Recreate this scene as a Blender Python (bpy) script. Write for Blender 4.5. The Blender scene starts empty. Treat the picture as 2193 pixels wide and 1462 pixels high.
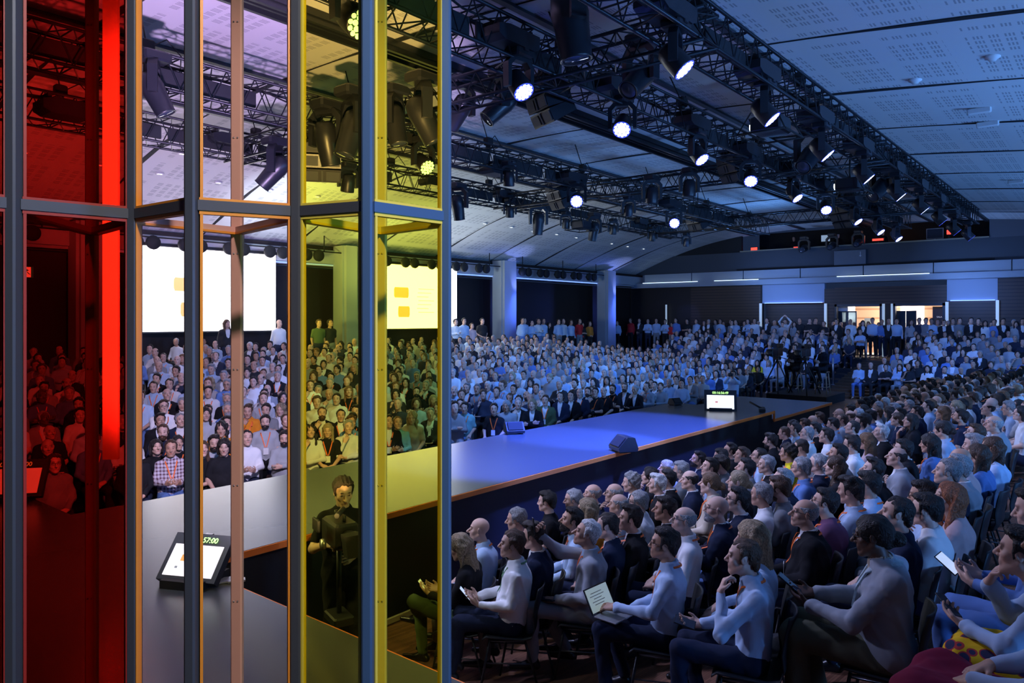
import bpy, math, random
import numpy as np
from mathutils import Vector, Matrix, Euler

RND = random.Random(11)
SC = bpy.context.scene
COL = SC.collection
PI = math.pi
# ---------------------------------------------------------------- camera maths
# hall axes: X runs down the catwalk away from the main stage, Y runs across the hall
# towards the wall with the screens, Z is up.
F, CX, HY, HC = 1583.0, 1096.5, 683.0, 3.0
CA, SA = 0.7716, 0.6361


def ray(px, d, z):
    r = d * (px - CX) / F
    return Vector((d * CA + r * SA, d * SA - r * CA, z))


def at(px, py, z):
    return ray(px, F * (HC - z) / (py - HY), z)


def on_y(px, py, Y):
    t = (px - CX) / F
    d = Y / (SA - CA * t)
    return Vector((d * (CA + SA * t), Y, HC - (py - HY) * d / F))


def on_x(px, py, X):
    t = (px - CX) / F
    d = X / (CA + SA * t)
    return Vector((X, d * (SA - CA * t), HC - (py - HY) * d / F))


def pix(p):
    d = p[0] * CA + p[1] * SA
    r = p[0] * SA - p[1] * CA
    return (CX + F * r / d, HY - F * (p[2] - HC) / d, d)


# ---------------------------------------------------------------- materials
MATS = {}


def nmat(name):
    m = bpy.data.materials.new(name)
    m.use_nodes = True
    nt = m.node_tree
    return m, nt, nt.nodes, nt.links, nt.nodes['Principled BSDF']


def mat(name, col=(.5, .5, .5), rough=.6, metal=0., emit=None, es=0., bump=0., bscale=40., spec=.5, var=0.):
    if name in MATS:
        return MATS[name]
    m, nt, N, L, b = nmat(name)
    b.inputs['Base Color'].default_value = (*col, 1)
    b.inputs['Roughness'].default_value = rough
    b.inputs['Metallic'].default_value = metal
    b.inputs['Specular IOR Level'].default_value = spec
    if emit:
        b.inputs['Emission Color'].default_value = (*emit, 1)
        b.inputs['Emission Strength'].default_value = es
    if bump or var:
        tc = N.new('ShaderNodeTexCoord')
        no = N.new('ShaderNodeTexNoise')
        no.inputs['Scale'].default_value = bscale
        no.inputs['Detail'].default_value = 3
        L.new(tc.outputs['Object'], no.inputs['Vector'])
        if bump:
            bp = N.new('ShaderNodeBump')
            bp.inputs['Strength'].default_value = bump
            bp.inputs['Distance'].default_value = .01
            L.new(no.outputs['Fac'], bp.inputs['Height'])
            L.new(bp.outputs['Normal'], b.inputs['Normal'])
        if var:
            mx = N.new('ShaderNodeMix')
            mx.data_type = 'RGBA'
            mx.inputs[6].default_value = (*[c * (1 - var) for c in col], 1)
            mx.inputs[7].default_value = (*[min(1, c * (1 + var)) for c in col], 1)
            L.new(no.outputs['Fac'], mx.inputs[0])
            L.new(mx.outputs[2], b.inputs['Base Color'])
    MATS[name] = m
    return m


def obmat(name, rough, bump=0., bscale=(60, 60, 60), tone=False, spec=.5, wave=None, var=0.):
    """base colour from the object's own colour"""
    m, nt, N, L, b = nmat(name)
    b.inputs['Roughness'].default_value = rough
    b.inputs['Specular IOR Level'].default_value = spec
    oi = N.new('ShaderNodeObjectInfo')
    src = oi.outputs['Color']
    tc = N.new('ShaderNodeTexCoord')
    if tone:
        at_ = N.new('ShaderNodeAttribute')
        at_.attribute_name = 'tone'
        mx = N.new('ShaderNodeMix')
        mx.data_type = 'RGBA'
        mx.blend_type = 'MULTIPLY'
        mx.inputs[0].default_value = 1
        L.new(src, mx.inputs[6])
        L.new(at_.outputs['Color'], mx.inputs[7])
        src = mx.outputs[2]
    if var or bump:
        mp = N.new('ShaderNodeMapping')
        mp.inputs['Scale'].default_value = bscale
        L.new(tc.outputs['Object'], mp.inputs['Vector'])
        no = N.new('ShaderNodeTexNoise')
        no.inputs['Scale'].default_value = 1
        no.inputs['Detail'].default_value = 2
        L.new(mp.outputs['Vector'], no.inputs['Vector'])
        if bump:
            bp = N.new('ShaderNodeBump')
            bp.inputs['Strength'].default_value = bump
            bp.inputs['Distance'].default_value = .01
            L.new(no.outputs['Fac'], bp.inputs['Height'])
            L.new(bp.outputs['Normal'], b.inputs['Normal'])
        if var:
            mr = N.new('ShaderNodeMapRange')
            mr.inputs[1].default_value = .3
            mr.inputs[2].default_value = .7
            mr.inputs[3].default_value = 1 - var
            mr.inputs[4].default_value = 1 + var
            L.new(no.outputs['Fac'], mr.inputs[0])
            hs = N.new('ShaderNodeVectorMath')
            hs.operation = 'SCALE'
            L.new(src, hs.inputs[0])
            L.new(mr.outputs[0], hs.inputs['Scale'])
            src = hs.outputs[0]
    L.new(src, b.inputs['Base Color'])
    MATS[name] = m
    return m


obmat('skin', .5, tone=True)
obmat('cloth', .9, bump=.25, bscale=(9, 9, 14), spec=.2)
obmat('hair', .5, bump=.9, bscale=(240, 90, 60), var=.55, spec=.45)
obmat('leather', .32)
obmat('satin', .5)


def plaid_mat():
    m, nt, N, L, b = nmat('plaid_cloth')
    b.inputs['Roughness'].default_value = .9
    tc = N.new('ShaderNodeTexCoord')
    sp = N.new('ShaderNodeSeparateXYZ')
    L.new(tc.outputs['Object'], sp.inputs[0])
    outs = []
    for ax, sc in (('X', 22), ('Z', 20)):
        mu = N.new('ShaderNodeMath'); mu.operation = 'MULTIPLY'; mu.inputs[1].default_value = sc
        L.new(sp.outputs[ax], mu.inputs[0])
        fr = N.new('ShaderNodeMath'); fr.operation = 'FRACT'
        L.new(mu.outputs[0], fr.inputs[0])
        lt = N.new('ShaderNodeMath'); lt.operation = 'LESS_THAN'; lt.inputs[1].default_value = .4
        L.new(fr.outputs[0], lt.inputs[0])
        outs.append(lt)
    ad = N.new('ShaderNodeMath'); ad.operation = 'ADD'
    L.new(outs[0].outputs[0], ad.inputs[0]); L.new(outs[1].outputs[0], ad.inputs[1])
    dv = N.new('ShaderNodeMath'); dv.operation = 'MULTIPLY'; dv.inputs[1].default_value = .5
    L.new(ad.outputs[0], dv.inputs[0])
    cr = N.new('ShaderNodeValToRGB')
    cr.color_ramp.elements[0].color = (.62, .55, .62, 1)
    cr.color_ramp.elements[1].color = (.1, .03, .05, 1)
    L.new(dv.outputs[0], cr.inputs[0])
    L.new(cr.outputs[0], b.inputs['Base Color'])
    MATS['plaid'] = m


plaid_mat()


def floral_mat():
    m, nt, N, L, b = nmat('floral_cloth')
    b.inputs['Roughness'].default_value = .85
    tc = N.new('ShaderNodeTexCoord')
    vo = N.new('ShaderNodeTexVoronoi'); vo.inputs['Scale'].default_value = 15
    L.new(tc.outputs['Object'], vo.inputs['Vector'])
    cr = N.new('ShaderNodeValToRGB')
    cr.color_ramp.interpolation = 'CONSTANT'
    e = cr.color_ramp.elements
    e[0].color = (.02, .02, .07, 1)
    e[1].position = .47; e[1].color = (.85, .5, .0, 1)
    e2 = cr.color_ramp.elements.new(.38); e2.color = (.45, .03, .03, 1)
    L.new(vo.outputs['Distance'], cr.inputs[0])
    L.new(cr.outputs[0], b.inputs['Base Color'])
    MATS['floral'] = m


floral_mat()


def wood_floor():
    m, nt, N, L, b = nmat('parquet')
    tc = N.new('ShaderNodeTexCoord')
    mp = N.new('ShaderNodeMapping')
    mp.inputs['Rotation'].default_value = (0, 0, .12)
    L.new(tc.outputs['Object'], mp.inputs['Vector'])
    br = N.new('ShaderNodeTexBrick')
    br.inputs['Color1'].default_value = (.26, .12, .07, 1)
    br.inputs['Color2'].default_value = (.13, .055, .033, 1)
    br.inputs['Mortar'].default_value = (.02, .01, .008, 1)
    br.inputs['Scale'].default_value = 1
    br.inputs['Mortar Size'].default_value = .0012
    br.inputs['Brick Width'].default_value = .32
    br.inputs['Row Height'].default_value = .022
    L.new(mp.outputs['Vector'], br.inputs['Vector'])
    L.new(br.outputs['Color'], b.inputs['Base Color'])
    b.inputs['Roughness'].default_value = .42
    MATS['parquet'] = m


wood_floor()


def ceiling_mat():
    m, nt, N, L, b = nmat('perforated_ceiling')
    tc = N.new('ShaderNodeTexCoord')
    sp = N.new('ShaderNodeSeparateXYZ')
    L.new(tc.outputs['Object'], sp.inputs[0])

    def M(op, a, v=None, b_=None):
        n = N.new('ShaderNodeMath'); n.operation = op
        L.new(a, n.inputs[0])
        if b_ is not None:
            L.new(b_, n.inputs[1])
        elif v is not None:
            n.inputs[1].default_value = v
        return n.outputs[0]

    def band(ax, period, duty, off=0.):
        return M('LESS_THAN', M('FRACT', M('MULTIPLY', M('ADD', sp.outputs[ax], off), 1 / period)), duty)

    mk = band('X', .235, .62)
    for q in (band('Y', .2, .66), band('X', 1.17, .8), band('Y', 1.06, .74)):
        mk = M('MULTIPLY', mk, b_=q)
    fine = band('Y', .05, .5)
    mk = M('MULTIPLY', mk, b_=fine)
    edge = M('GREATER_THAN', M('FRACT', M('MULTIPLY', M('ADD', sp.outputs['X'], -1.5), 1 / 3.5)), .12)
    mk = M('MULTIPLY', mk, b_=edge)
    mx = N.new('ShaderNodeMix'); mx.data_type = 'RGBA'
    mx.inputs[6].default_value = (.72, .72, .72, 1)
    mx.inputs[7].default_value = (.4, .4, .42, 1)
    L.new(mk, mx.inputs[0])
    L.new(mx.outputs[2], b.inputs['Base Color'])
    b.inputs['Roughness'].default_value = .85
    MATS['ceiling'] = m


ceiling_mat()


def slat_wall(name, c1, c2, period=.16):
    m, nt, N, L, b = nmat(name)
    tc = N.new('ShaderNodeTexCoord')
    sp = N.new('ShaderNodeSeparateXYZ')
    L.new(tc.outputs['Object'], sp.inputs[0])
    mu = N.new('ShaderNodeMath'); mu.operation = 'MULTIPLY'; mu.inputs[1].default_value = 1 / period
    L.new(sp.outputs['Z'], mu.inputs[0])
    fr = N.new('ShaderNodeMath'); fr.operation = 'FRACT'
    L.new(mu.outputs[0], fr.inputs[0])
    lt = N.new('ShaderNodeMath'); lt.operation = 'LESS_THAN'; lt.inputs[1].default_value = .2
    L.new(fr.outputs[0], lt.inputs[0])
    mx = N.new('ShaderNodeMix'); mx.data_type = 'RGBA'
    mx.inputs[6].default_value = (*c1, 1); mx.inputs[7].default_value = (*c2, 1)
    L.new(lt.outputs[0], mx.inputs[0])
    L.new(mx.outputs[2], b.inputs['Base Color'])
    b.inputs['Roughness'].default_value = .55
    MATS[name] = m


slat_wall('wood_slats', (.06, .032, .022), (.015, .009, .007))
slat_wall('lobby_boards', (.85, .5, .33), (.55, .28, .16), .5)


def pane_mat(name, tint, refl=.07, rcol=(1, 1, 1)):
    m = bpy.data.materials.new(name)
    m.use_nodes = True
    nt = m.node_tree
    N, L = nt.nodes, nt.links
    N.remove(N['Principled BSDF'])
    tr = N.new('ShaderNodeBsdfTransparent'); tr.inputs[0].default_value = (*tint, 1)
    gl = N.new('ShaderNodeBsdfGlossy'); gl.inputs['Color'].default_value = (*rcol, 1); gl.inputs['Roughness'].default_value = .06
    mx = N.new('ShaderNodeMixShader'); mx.inputs[0].default_value = refl
    L.new(tr.outputs[0], mx.inputs[1]); L.new(gl.outputs[0], mx.inputs[2])
    L.new(mx.outputs[0], N['Material Output'].inputs[0])
    MATS[name] = m


sq = lambda c: tuple(math.sqrt(x) for x in c)
pane_mat('red_glass', sq((.46, .013, .006)), .03, (1, .05, .02))
pane_mat('lilac_glass', sq((.98, .9, .95)), .03, (1, .7, .5))
pane_mat('yellow_glass', sq((.97, .84, .11)), .03, (1, .9, .2))

BLACK = mat('black_metal', (.012, .013, .016), .45, 0, bump=.05)
BLACKM = mat('black_matte', (.01, .0105, .012), .8, bump=.1)
BLACKP = mat('black_plastic', (.02, .021, .024), .4)
STEEL = mat('steel', (.5, .5, .52), .35, .9)
ORANGE = mat('orange_edge', (.95, .24, .03), .5)
WHITEP = mat('white_plastic', (.75, .75, .75), .5)

# ---------------------------------------------------------------- objects
def tag(o, label=None, cat=None, group=None, kind=None):
    if label: o['label'] = label
    if cat: o['category'] = cat
    if group: o['group'] = group
    if kind: o['kind'] = kind
    return o


def empty(name, loc, label, cat, group=None, rz=0.):
    o = bpy.data.objects.new(name, None)
    o.empty_display_size = .1
    COL.objects.link(o)
    o.location = loc
    o.rotation_euler = (0, 0, rz)
    return tag(o, label, cat, group)


def link(name, me, m=None, parent=None, color=None):
    o = bpy.data.objects.new(name, me)
    COL.objects.link(o)
    if m is not None and not me.materials:
        me.materials.append(m)
    if parent is not None:
        o.parent = parent
    if color is not None:
        o.color = (*color, 1)
    return o


def copy_tree(o, parent=None):
    c = o.copy()
    COL.objects.link(c)
    c.parent = parent
    for ch in o.children:
        copy_tree(ch, c)
    return c


class MB:
    def __init__(s):
        s.v = []; s.f = []; s.mi = []; s.cur = 0; s.smooth = []

    def add(s, vs, fs, smooth=False):
        n = len(s.v)
        s.v.extend(tuple(v) for v in vs)
        for f in fs:
            s.f.append([i + n for i in f]); s.mi.append(s.cur); s.smooth.append(smooth)
        return s

    def box(s, c, size, rz=0., M=None, taper=None):
        hx, hy, hz = size[0] / 2, size[1] / 2, size[2] / 2
        tx, ty = taper or (1, 1)
        vs = [Vector((x * (tx if z > 0 else 1), y * (ty if z > 0 else 1), z)) for z in (-hz, hz) for x, y in ((-hx, -hy), (hx, -hy), (hx, hy), (-hx, hy))]
        R = M.to_3x3() if M is not None else Matrix.Rotation(rz, 3, 'Z')
        c = Vector(c)
        return s.add([R @ v + c for v in vs], [(0, 3, 2, 1), (4, 5, 6, 7), (0, 1, 5, 4), (1, 2, 6, 5), (2, 3, 7, 6), (3, 0, 4, 7)])

    def bbox(s, c, size, b, rz=0., M=None):
        """bevelled box: chamfered along all edges (rounded-square prism with inset caps)"""
        hx, hy, hz = size[0] / 2, size[1] / 2, size[2] / 2
        R = M.to_3x3() if M is not None else Matrix.Rotation(rz, 3, 'Z')
        c = Vector(c)
        vs = []
        for z, ins in ((-hz, b), (-hz + b, 0), (hz - b, 0), (hz, b)):
            x, y = hx - ins, hy - ins
            for p in ((-x + b, -y), (x - b, -y), (x, -y + b), (x, y - b), (x - b, y), (-x + b, y), (-x, y - b), (-x, -y + b)):
                vs.append(R @ Vector((p[0], p[1], z)) + c)
        fs = [tuple(range(7, -1, -1)), tuple(range(24, 32))]
        for k in range(3):
            for i in range(8):
                j = (i + 1) % 8
                fs.append((k * 8 + i, k * 8 + j, k * 8 + 8 + j, k * 8 + 8 + i))
        return s.add(vs, fs)

    def tube(s, p, q, r, n=8, r2=None, cap=True):
        p, q = Vector(p), Vector(q)
        r2 = r if r2 is None else r2
        d = (q - p)
        if d.length < 1e-6:
            return s
        d.normalize()
        a = d.orthogonal().normalized(); b = d.cross(a)
        vs = []
        for c, rr in ((p, r), (q, r2)):
            for i in range(n):
                t = 2 * PI * i / n
                vs.append(c + (a * math.cos(t) + b * math.sin(t)) * rr)
        fs = [(i, (i + 1) % n, n + (i + 1) % n, n + i) for i in range(n)]
        s.add(vs, fs, n > 5)
        if cap:
            m = len(s.v) - 2 * n
            for f in (list(range(m + n - 1, m - 1, -1)), list(range(m + n, m + 2 * n))):
                s.f.append(f); s.mi.append(s.cur); s.smooth.append(False)
        return s

    def path(s, pts, r, n=6):
        for a, b in zip(pts[:-1], pts[1:]):
            s.tube(a, b, r, n)
        return s

    def lathe(s, prof, n=20, M=None, cap=True):
        """prof [(r, z)] about local Z; M places it"""
        M = M or Matrix()
        vs = []
        for r, z in prof:
            for i in range(n):
                t = 2 * PI * i / n
                vs.append(M @ Vector((r * math.cos(t), r * math.sin(t), z)))
        fs = []
        for k in range(len(prof) - 1):
            for i in range(n):
                j = (i + 1) % n
                fs.append((k * n + i, k * n + j, k * n + n + j, k * n + n + i))
        s.add(vs, fs, True)
        if cap:
            m = len(s.v) - len(prof) * n
            e = m + (len(prof) - 1) * n
            for f in (list(range(m + n - 1, m - 1, -1)), list(range(e, e + n))):
                s.f.append(f); s.mi.append(s.cur); s.smooth.append(False)
        return s

    def prism(s, poly, h0, h1, M=None):
        """poly 2D in local XY, extruded along local Z"""
        M = M or Matrix()
        n = len(poly)
        vs = [M @ Vector((x, y, h)) for h in (h0, h1) for x, y in poly]
        fs = [tuple(range(n - 1, -1, -1)), tuple(range(n, 2 * n))] + [(i, (i + 1) % n, n + (i + 1) % n, n + i) for i in range(n)]
        return s.add(vs, fs)

    def ribbon(s, pts, nrms, w, th=.003):
        """flat strap along pts facing nrms"""
        vs = []
        m = len(pts)
        for i in range(m):
            p = Vector(pts[i]); n = Vector(nrms[i]).normalized()
            t = (Vector(pts[min(i + 1, m - 1)]) - Vector(pts[max(i - 1, 0)])).normalized()
            u = t.cross(n).normalized()
            for a, b in ((-1, 0), (1, 0), (1, 1), (-1, 1)):
                vs.append(p + u * (a * w / 2) + n * (b * th))
        fs = [(3, 2, 1, 0), tuple(4 * (m - 1) + k for k in range(4))]
        for i in range(m - 1):
            for k in range(4):
                j = (k + 1) % 4
                fs.append((4 * i + k, 4 * i + j, 4 * i + 4 + j, 4 * i + 4 + k))
        return s.add(vs, fs)

    def mesh(s, name):
        me = bpy.data.meshes.new(name)
        me.from_pydata(s.v, [], s.f)
        me.polygons.foreach_set('use_smooth', s.smooth)
        if any(s.mi):
            me.polygons.foreach_set('material_index', s.mi)
        me.update()
        return me

    def build(s, name, m=None, parent=None, color=None, mats=None):
        me = s.mesh(name)
        if mats:
            for x in mats:
                me.materials.append(x)
        return link(name, me, m if not mats else None, parent, color)


def axis_m(loc, direction, up=(0, 0, 1)):
    """local Z along direction"""
    z = Vector(direction).normalized()
    u = Vector(up)
    if abs(z.dot(u)) > .98:
        u = Vector((0, 1, 0))
    x = u.cross(z).normalized()
    y = z.cross(x)
    M = Matrix((x, y, z)).transposed().to_4x4()
    M.translation = Vector(loc)
    return M
# ---------------------------------------------------------------- smooth-blended figures
f32 = np.float32


def axis_lines(lo, hi, res, dense=()):
    """sample positions from lo to hi, finer inside the dense (a, b, r) stretches"""
    out = [lo]
    x = lo
    while x < hi:
        r = res
        for a, b, q in dense:
            if a <= x < b: r = min(r, q)
            elif a - res * 1.5 <= x < a: r = min(r, max(q, (res + q) / 2))
        x += r
        out.append(x)
    return np.array(out, f32)


class Shape:
    def __init__(s):
        s.p = []

    def _add(s, fn, lo, hi, k, op, col):
        s.p.append((fn, np.array(lo, float), np.array(hi, float), k, op))
        return s

    def cone(s, a, b, r1, r2=None, k=.03, sx=1., op='u'):
        """capsule from a to b; sx < 1 widens its section across X"""
        r2 = r1 if r2 is None else r2
        a = np.array(a, float); b = np.array(b, float)
        A = a * (sx, 1, 1); B = b * (sx, 1, 1)
        d = B - A; dd = max(float(d @ d), 1e-9)

        def fn(X, Y, Z):
            px = X * sx - A[0]; py = Y - A[1]; pz = Z - A[2]
            t = np.clip((px * d[0] + py * d[1] + pz * d[2]) / dd, 0, 1)
            return np.sqrt((px - t * d[0]) ** 2 + (py - t * d[1]) ** 2 + (pz - t * d[2]) ** 2) - (r1 + (r2 - r1) * t)
        rm = max(r1, r2)
        e = np.array((rm / sx, rm, rm))
        return s._add(fn, np.minimum(a, b) - e, np.maximum(a, b) + e, k, op, None)

    def ell(s, c, r, k=.02, M=None, op='u', grow=0.):
        """ellipsoid; M = 4x4 placing its frame"""
        c = np.array(c, float); r = np.array(r, float) + grow
        R = np.eye(3); T = np.zeros(3)
        if M is not None:
            R = np.array(M.to_3x3()); T = np.array(M.translation)
        w = R @ c + T

        def fn(X, Y, Z):
            x, y, z = X - w[0], Y - w[1], Z - w[2]
            u = (R[0, 0] * x + R[1, 0] * y + R[2, 0] * z)
            v = (R[0, 1] * x + R[1, 1] * y + R[2, 1] * z)
            q = (R[0, 2] * x + R[1, 2] * y + R[2, 2] * z)
            k0 = np.sqrt((u / r[0]) ** 2 + (v / r[1]) ** 2 + (q / r[2]) ** 2) + 1e-6
            k1 = np.sqrt((u / r[0] ** 2) ** 2 + (v / r[1] ** 2) ** 2 + (q / r[2] ** 2) ** 2) + 1e-6
            return k0 * (k0 - 1) / k1
        m = np.abs(R) @ r
        return s._add(fn, w - m, w + m, k, op, None)

    def half(s, n, d, k=.004, M=None):
        """keep only where n.p < d"""
        n = np.array(n, float); n = n / np.linalg.norm(n)
        if M is not None:
            R = np.array(M.to_3x3()); T = np.array(M.translation)
            n = R @ n; d = d + float(n @ T)
        return s._add(lambda X, Y, Z: X * n[0] + Y * n[1] + Z * n[2] - d, (-9, -9, -9), (9, 9, 9), k, 'i', None)

    def disp(s, fn):
        return s._add(fn, (-9, -9, -9), (9, 9, 9), 0, 'd', None)

    def mesh(s, name, res, dense=((), (), ())):
        lo = np.min([p[1] for p in s.p if p[4] == 'u'], axis=0) - .03
        hi = np.max([p[2] for p in s.p if p[4] == 'u'], axis=0) + .03
        ax = [axis_lines(lo[i], hi[i], res, dense[i]) for i in range(3)]
        D = np.ones([len(a) for a in ax], f32)
        for fn, l, h, k, op in s.p:
            pad = k + res * 1.5
            sl = []
            for i in range(3):
                i0 = max(0, int(np.searchsorted(ax[i], l[i] - pad)) - 1)
                i1 = min(len(ax[i]), int(np.searchsorted(ax[i], h[i] + pad)) + 1)
                sl.append(slice(i0, i1))
            sub = D[tuple(sl)]
            if sub.size == 0:
                continue
            X = ax[0][sl[0]][:, None, None]; Y = ax[1][sl[1]][None, :, None]; Z = ax[2][sl[2]][None, None, :]
            v = fn(X, Y, Z).astype(f32)
            if op == 'u':
                m = np.minimum(sub, v)
                if k > 0:
                    q = np.maximum(k - np.abs(sub - v), 0) / k
                    m = m - q * q * k * .25
            elif op == 's':
                v = -v
                m = np.maximum(sub, v)
                if k > 0:
                    q = np.maximum(k - np.abs(sub - v), 0) / k
                    m = m + q * q * k * .25
            elif op == 'i':
                m = np.maximum(sub, v)
            else:
                m = sub + v
            D[tuple(sl)] = m
        D[0] = D[-1] = 1; D[:, 0] = D[:, -1] = 1; D[:, :, 0] = D[:, :, -1] = 1
        return nets(D, ax)


def nets(D, ax):
    s = D < 0
    n = [x - 1 for x in D.shape]
    cnt = np.zeros(n, np.uint8)
    for i in (0, 1):
        for j in (0, 1):
            for k in (0, 1):
                cnt += s[i:i + n[0], j:j + n[1], k:k + n[2]]
    I = np.argwhere((cnt > 0) & (cnt < 8))
    if len(I) == 0:
        return np.zeros((0, 3), f32), np.zeros((0, 4), np.int32)
    ids = np.full(n, -1, np.int32)
    ids[I[:, 0], I[:, 1], I[:, 2]] = np.arange(len(I))
    P = np.zeros((len(I), 3)); K = np.zeros(len(I))
    cor = [(i, j, k) for i in (0, 1) for j in (0, 1) for k in (0, 1)]
    val = {c: D[I[:, 0] + c[0], I[:, 1] + c[1], I[:, 2] + c[2]] for c in cor}
    pos = {c: np.stack([ax[a][I[:, a] + c[a]] for a in range(3)], 1) for c in cor}
    for c in cor:
        for a in range(3):
            if c[a] == 0:
                e = list(c); e[a] = 1; e = tuple(e)
                v0, v1 = val[c], val[e]
                x = (v0 < 0) != (v1 < 0)
                t = np.where(x, v0 / np.where(x, v0 - v1, 1), 0)
                P += np.where(x[:, None], pos[c] + (pos[e] - pos[c]) * t[:, None], 0)
                K += x
    P /= K[:, None]
    Fs = []
    for a in range(3):
        b, c = (a + 1) % 3, (a + 2) % 3
        m0 = [slice(None)] * 3; m1 = [slice(None)] * 3
        m0[a] = slice(0, -1); m1[a] = slice(1, None)
        for q in (b, c):
            m0[q] = slice(1, -1); m1[q] = slice(1, -1)
        A = s[tuple(m0)]; B = s[tuple(m1)]
        for flip, msk in ((False, A & ~B), (True, ~A & B)):
            J = np.argwhere(msk)
            if not len(J):
                continue
            J[:, b] += 1; J[:, c] += 1
            q = []
            for db, dc in ((-1, -1), (0, -1), (0, 0), (-1, 0)):
                Q = J.copy(); Q[:, b] += db; Q[:, c] += dc
                q.append(ids[Q[:, 0], Q[:, 1], Q[:, 2]])
            q = np.stack(q, 1)
            Fs.append(q[:, ::-1] if flip else q)
    return P.astype(f32), np.concatenate(Fs).astype(np.int32)


def np_mesh(name, V, Q, m=None, tone=None):
    me = bpy.data.meshes.new(name)
    me.vertices.add(len(V)); me.vertices.foreach_set('co', np.asarray(V, f32).ravel())
    k = Q.shape[1]
    me.loops.add(len(Q) * k); me.loops.foreach_set('vertex_index', Q.astype(np.int32).ravel())
    me.polygons.add(len(Q))
    me.polygons.foreach_set('loop_start', np.arange(0, len(Q) * k, k, dtype=np.int32))
    me.polygons.foreach_set('use_smooth', np.ones(len(Q), bool))
    if tone is not None:
        a = me.color_attributes.new('tone', 'FLOAT_COLOR', 'POINT')
        c = np.ones((len(V), 4), f32); c[:, :3] = tone
        a.data.foreach_set('color', c.ravel())
    me.update(calc_edges=True)
    if m is not None:
        me.materials.append(m)
    return me


# ---- joints.  A figure faces +Y, its right hand side is +X, Z up, origin on the floor.
SIT = dict(pel=(0, -.03, .55), ches=(0, -.07, .92), neck=(0, -.06, 1.055), head=(0, -.012, 1.225), sh=(.158, -.065, .985),
           hip=(.09, -.02, .52), knee=(.13, .43, .53), ank=(.13, .41, .09))
STAND = dict(pel=(0, 0, .97), ches=(0, -.015, 1.32), neck=(0, -.015, 1.455), head=(0, .025, 1.625), sh=(.165, -.015, 1.385),
             hip=(.09, 0, .92), knee=(.1, .02, .5), ank=(.105, -.02, .09))
# arm poses: (right elbow, right wrist, right finger direction, right palm normal, then the left ones)
ARMS = {
    'lap': ((.215, -.01, .745), (.1, .235, .66), (-.75, .6, -.25), (-.3, -.2, -1), (-.215, -.01, .745), (-.09, .25, .645), (.75, .6, -.2), (.3, -.2, -1)),
    'thigh': ((.22, -.03, .75), (.15, .24, .66), (-.1, 1, -.25), (0, -.25, -1), (-.22, -.03, .75), (-.15, .25, .66), (.1, 1, -.25), (0, -.25, -1)),
    'cross': ((.225, .06, .77), (-.06, .17, .83), (-1, .1, .1), (0, -1, 0), (-.225, .06, .77), (.06, .2, .8), (1, .0, -.05), (0, -1, 0)),
    'chin': ((.2, .17, .75), (.085, .17, .985), (-.45, -.35, .8), (-.3, -1, .2), (-.22, .06, .74), (.07, .23, .72), (1, .1, 0), (0, -.4, 1)),
    'phone': ((.21, .0, .75), (.09, .27, .76), (-.45, .8, .3), (-.75, -.1, .6), (-.21, .0, .75), (-.08, .28, .75), (.45, .8, .3), (.75, -.1, .6)),
    'side': ((.22, -.06, 1.12), (.22, .04, .87), (0, .12, -1), (-1, 0, 0), (-.22, -.06, 1.12), (-.22, .04, .87), (0, .12, -1), (1, 0, 0)),
    'scross': ((.23, .07, 1.14), (-.06, .2, 1.2), (-1, .1, .1), (0, -1, 0), (-.23, .07, 1.14), (.06, .23, 1.17), (1, 0, -.05), (0, -1, 0)),
    'front': ((.23, -.03, 1.12), (.07, .17, 1.0), (-.8, .4, -.4), (0, -1, 0), (-.23, -.03, 1.12), (-.07, .18, .98), (.8, .4, -.4), (0, -1, 0)),
}


def V3(a):
    return np.array(a, float)


def norm(a):
    return a / (np.linalg.norm(a) + 1e-9)


def hand(S, w, f, n, side, curl=.5, r=.0088, tub=True):
    """palm, four fingers and a thumb at wrist w; f = finger direction, n = palm normal"""
    f = norm(V3(f)); n = V3(n); n = norm(n - f * (n @ f))
    u = np.cross(f, n) * side            # towards the thumb
    w = V3(w)
    for i, q in enumerate((.03, .01, -.01, -.03)):
        S.cone(w + u * q * .55, w + f * .078 + u * q, .017, .0125, .012)
    L = (.92, 1.04, .97, .76)
    for i, q in enumerate((.034, .0115, -.0115, -.033)):
        c = curl * (1 + .16 * (i - 1.5))
        k0 = w + f * .085 + u * q
        d1 = f * math.cos(c * .8) + n * math.sin(c * .8) + u * q * 1.6
        k1 = k0 + d1 * .042 * L[i]
        d2 = f * math.cos(c * 2.0) + n * math.sin(c * 2.0)
        k2 = k1 + d2 * .026 * L[i]
        d3 = f * math.cos(c * 2.9) + n * math.sin(c * 2.9)
        k3 = k2 + d3 * .019 * L[i]
        S.cone(k0, k1, r * 1.1, r, .004).cone(k1, k2, r, r * .92, .003).cone(k2, k3, r * .92, r * .8, .003)
    t0 = w + f * .022 + u * .026
    t1 = t0 + norm(f * .65 + u * .62 + n * .35) * .042
    t2 = t1 + norm(f * .9 + u * .15 + n * .45) * .032
    S.cone(t0, t1, .0145, r * 1.2, .01).cone(t1, t2, r * 1.2, r * .95, .003)


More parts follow.
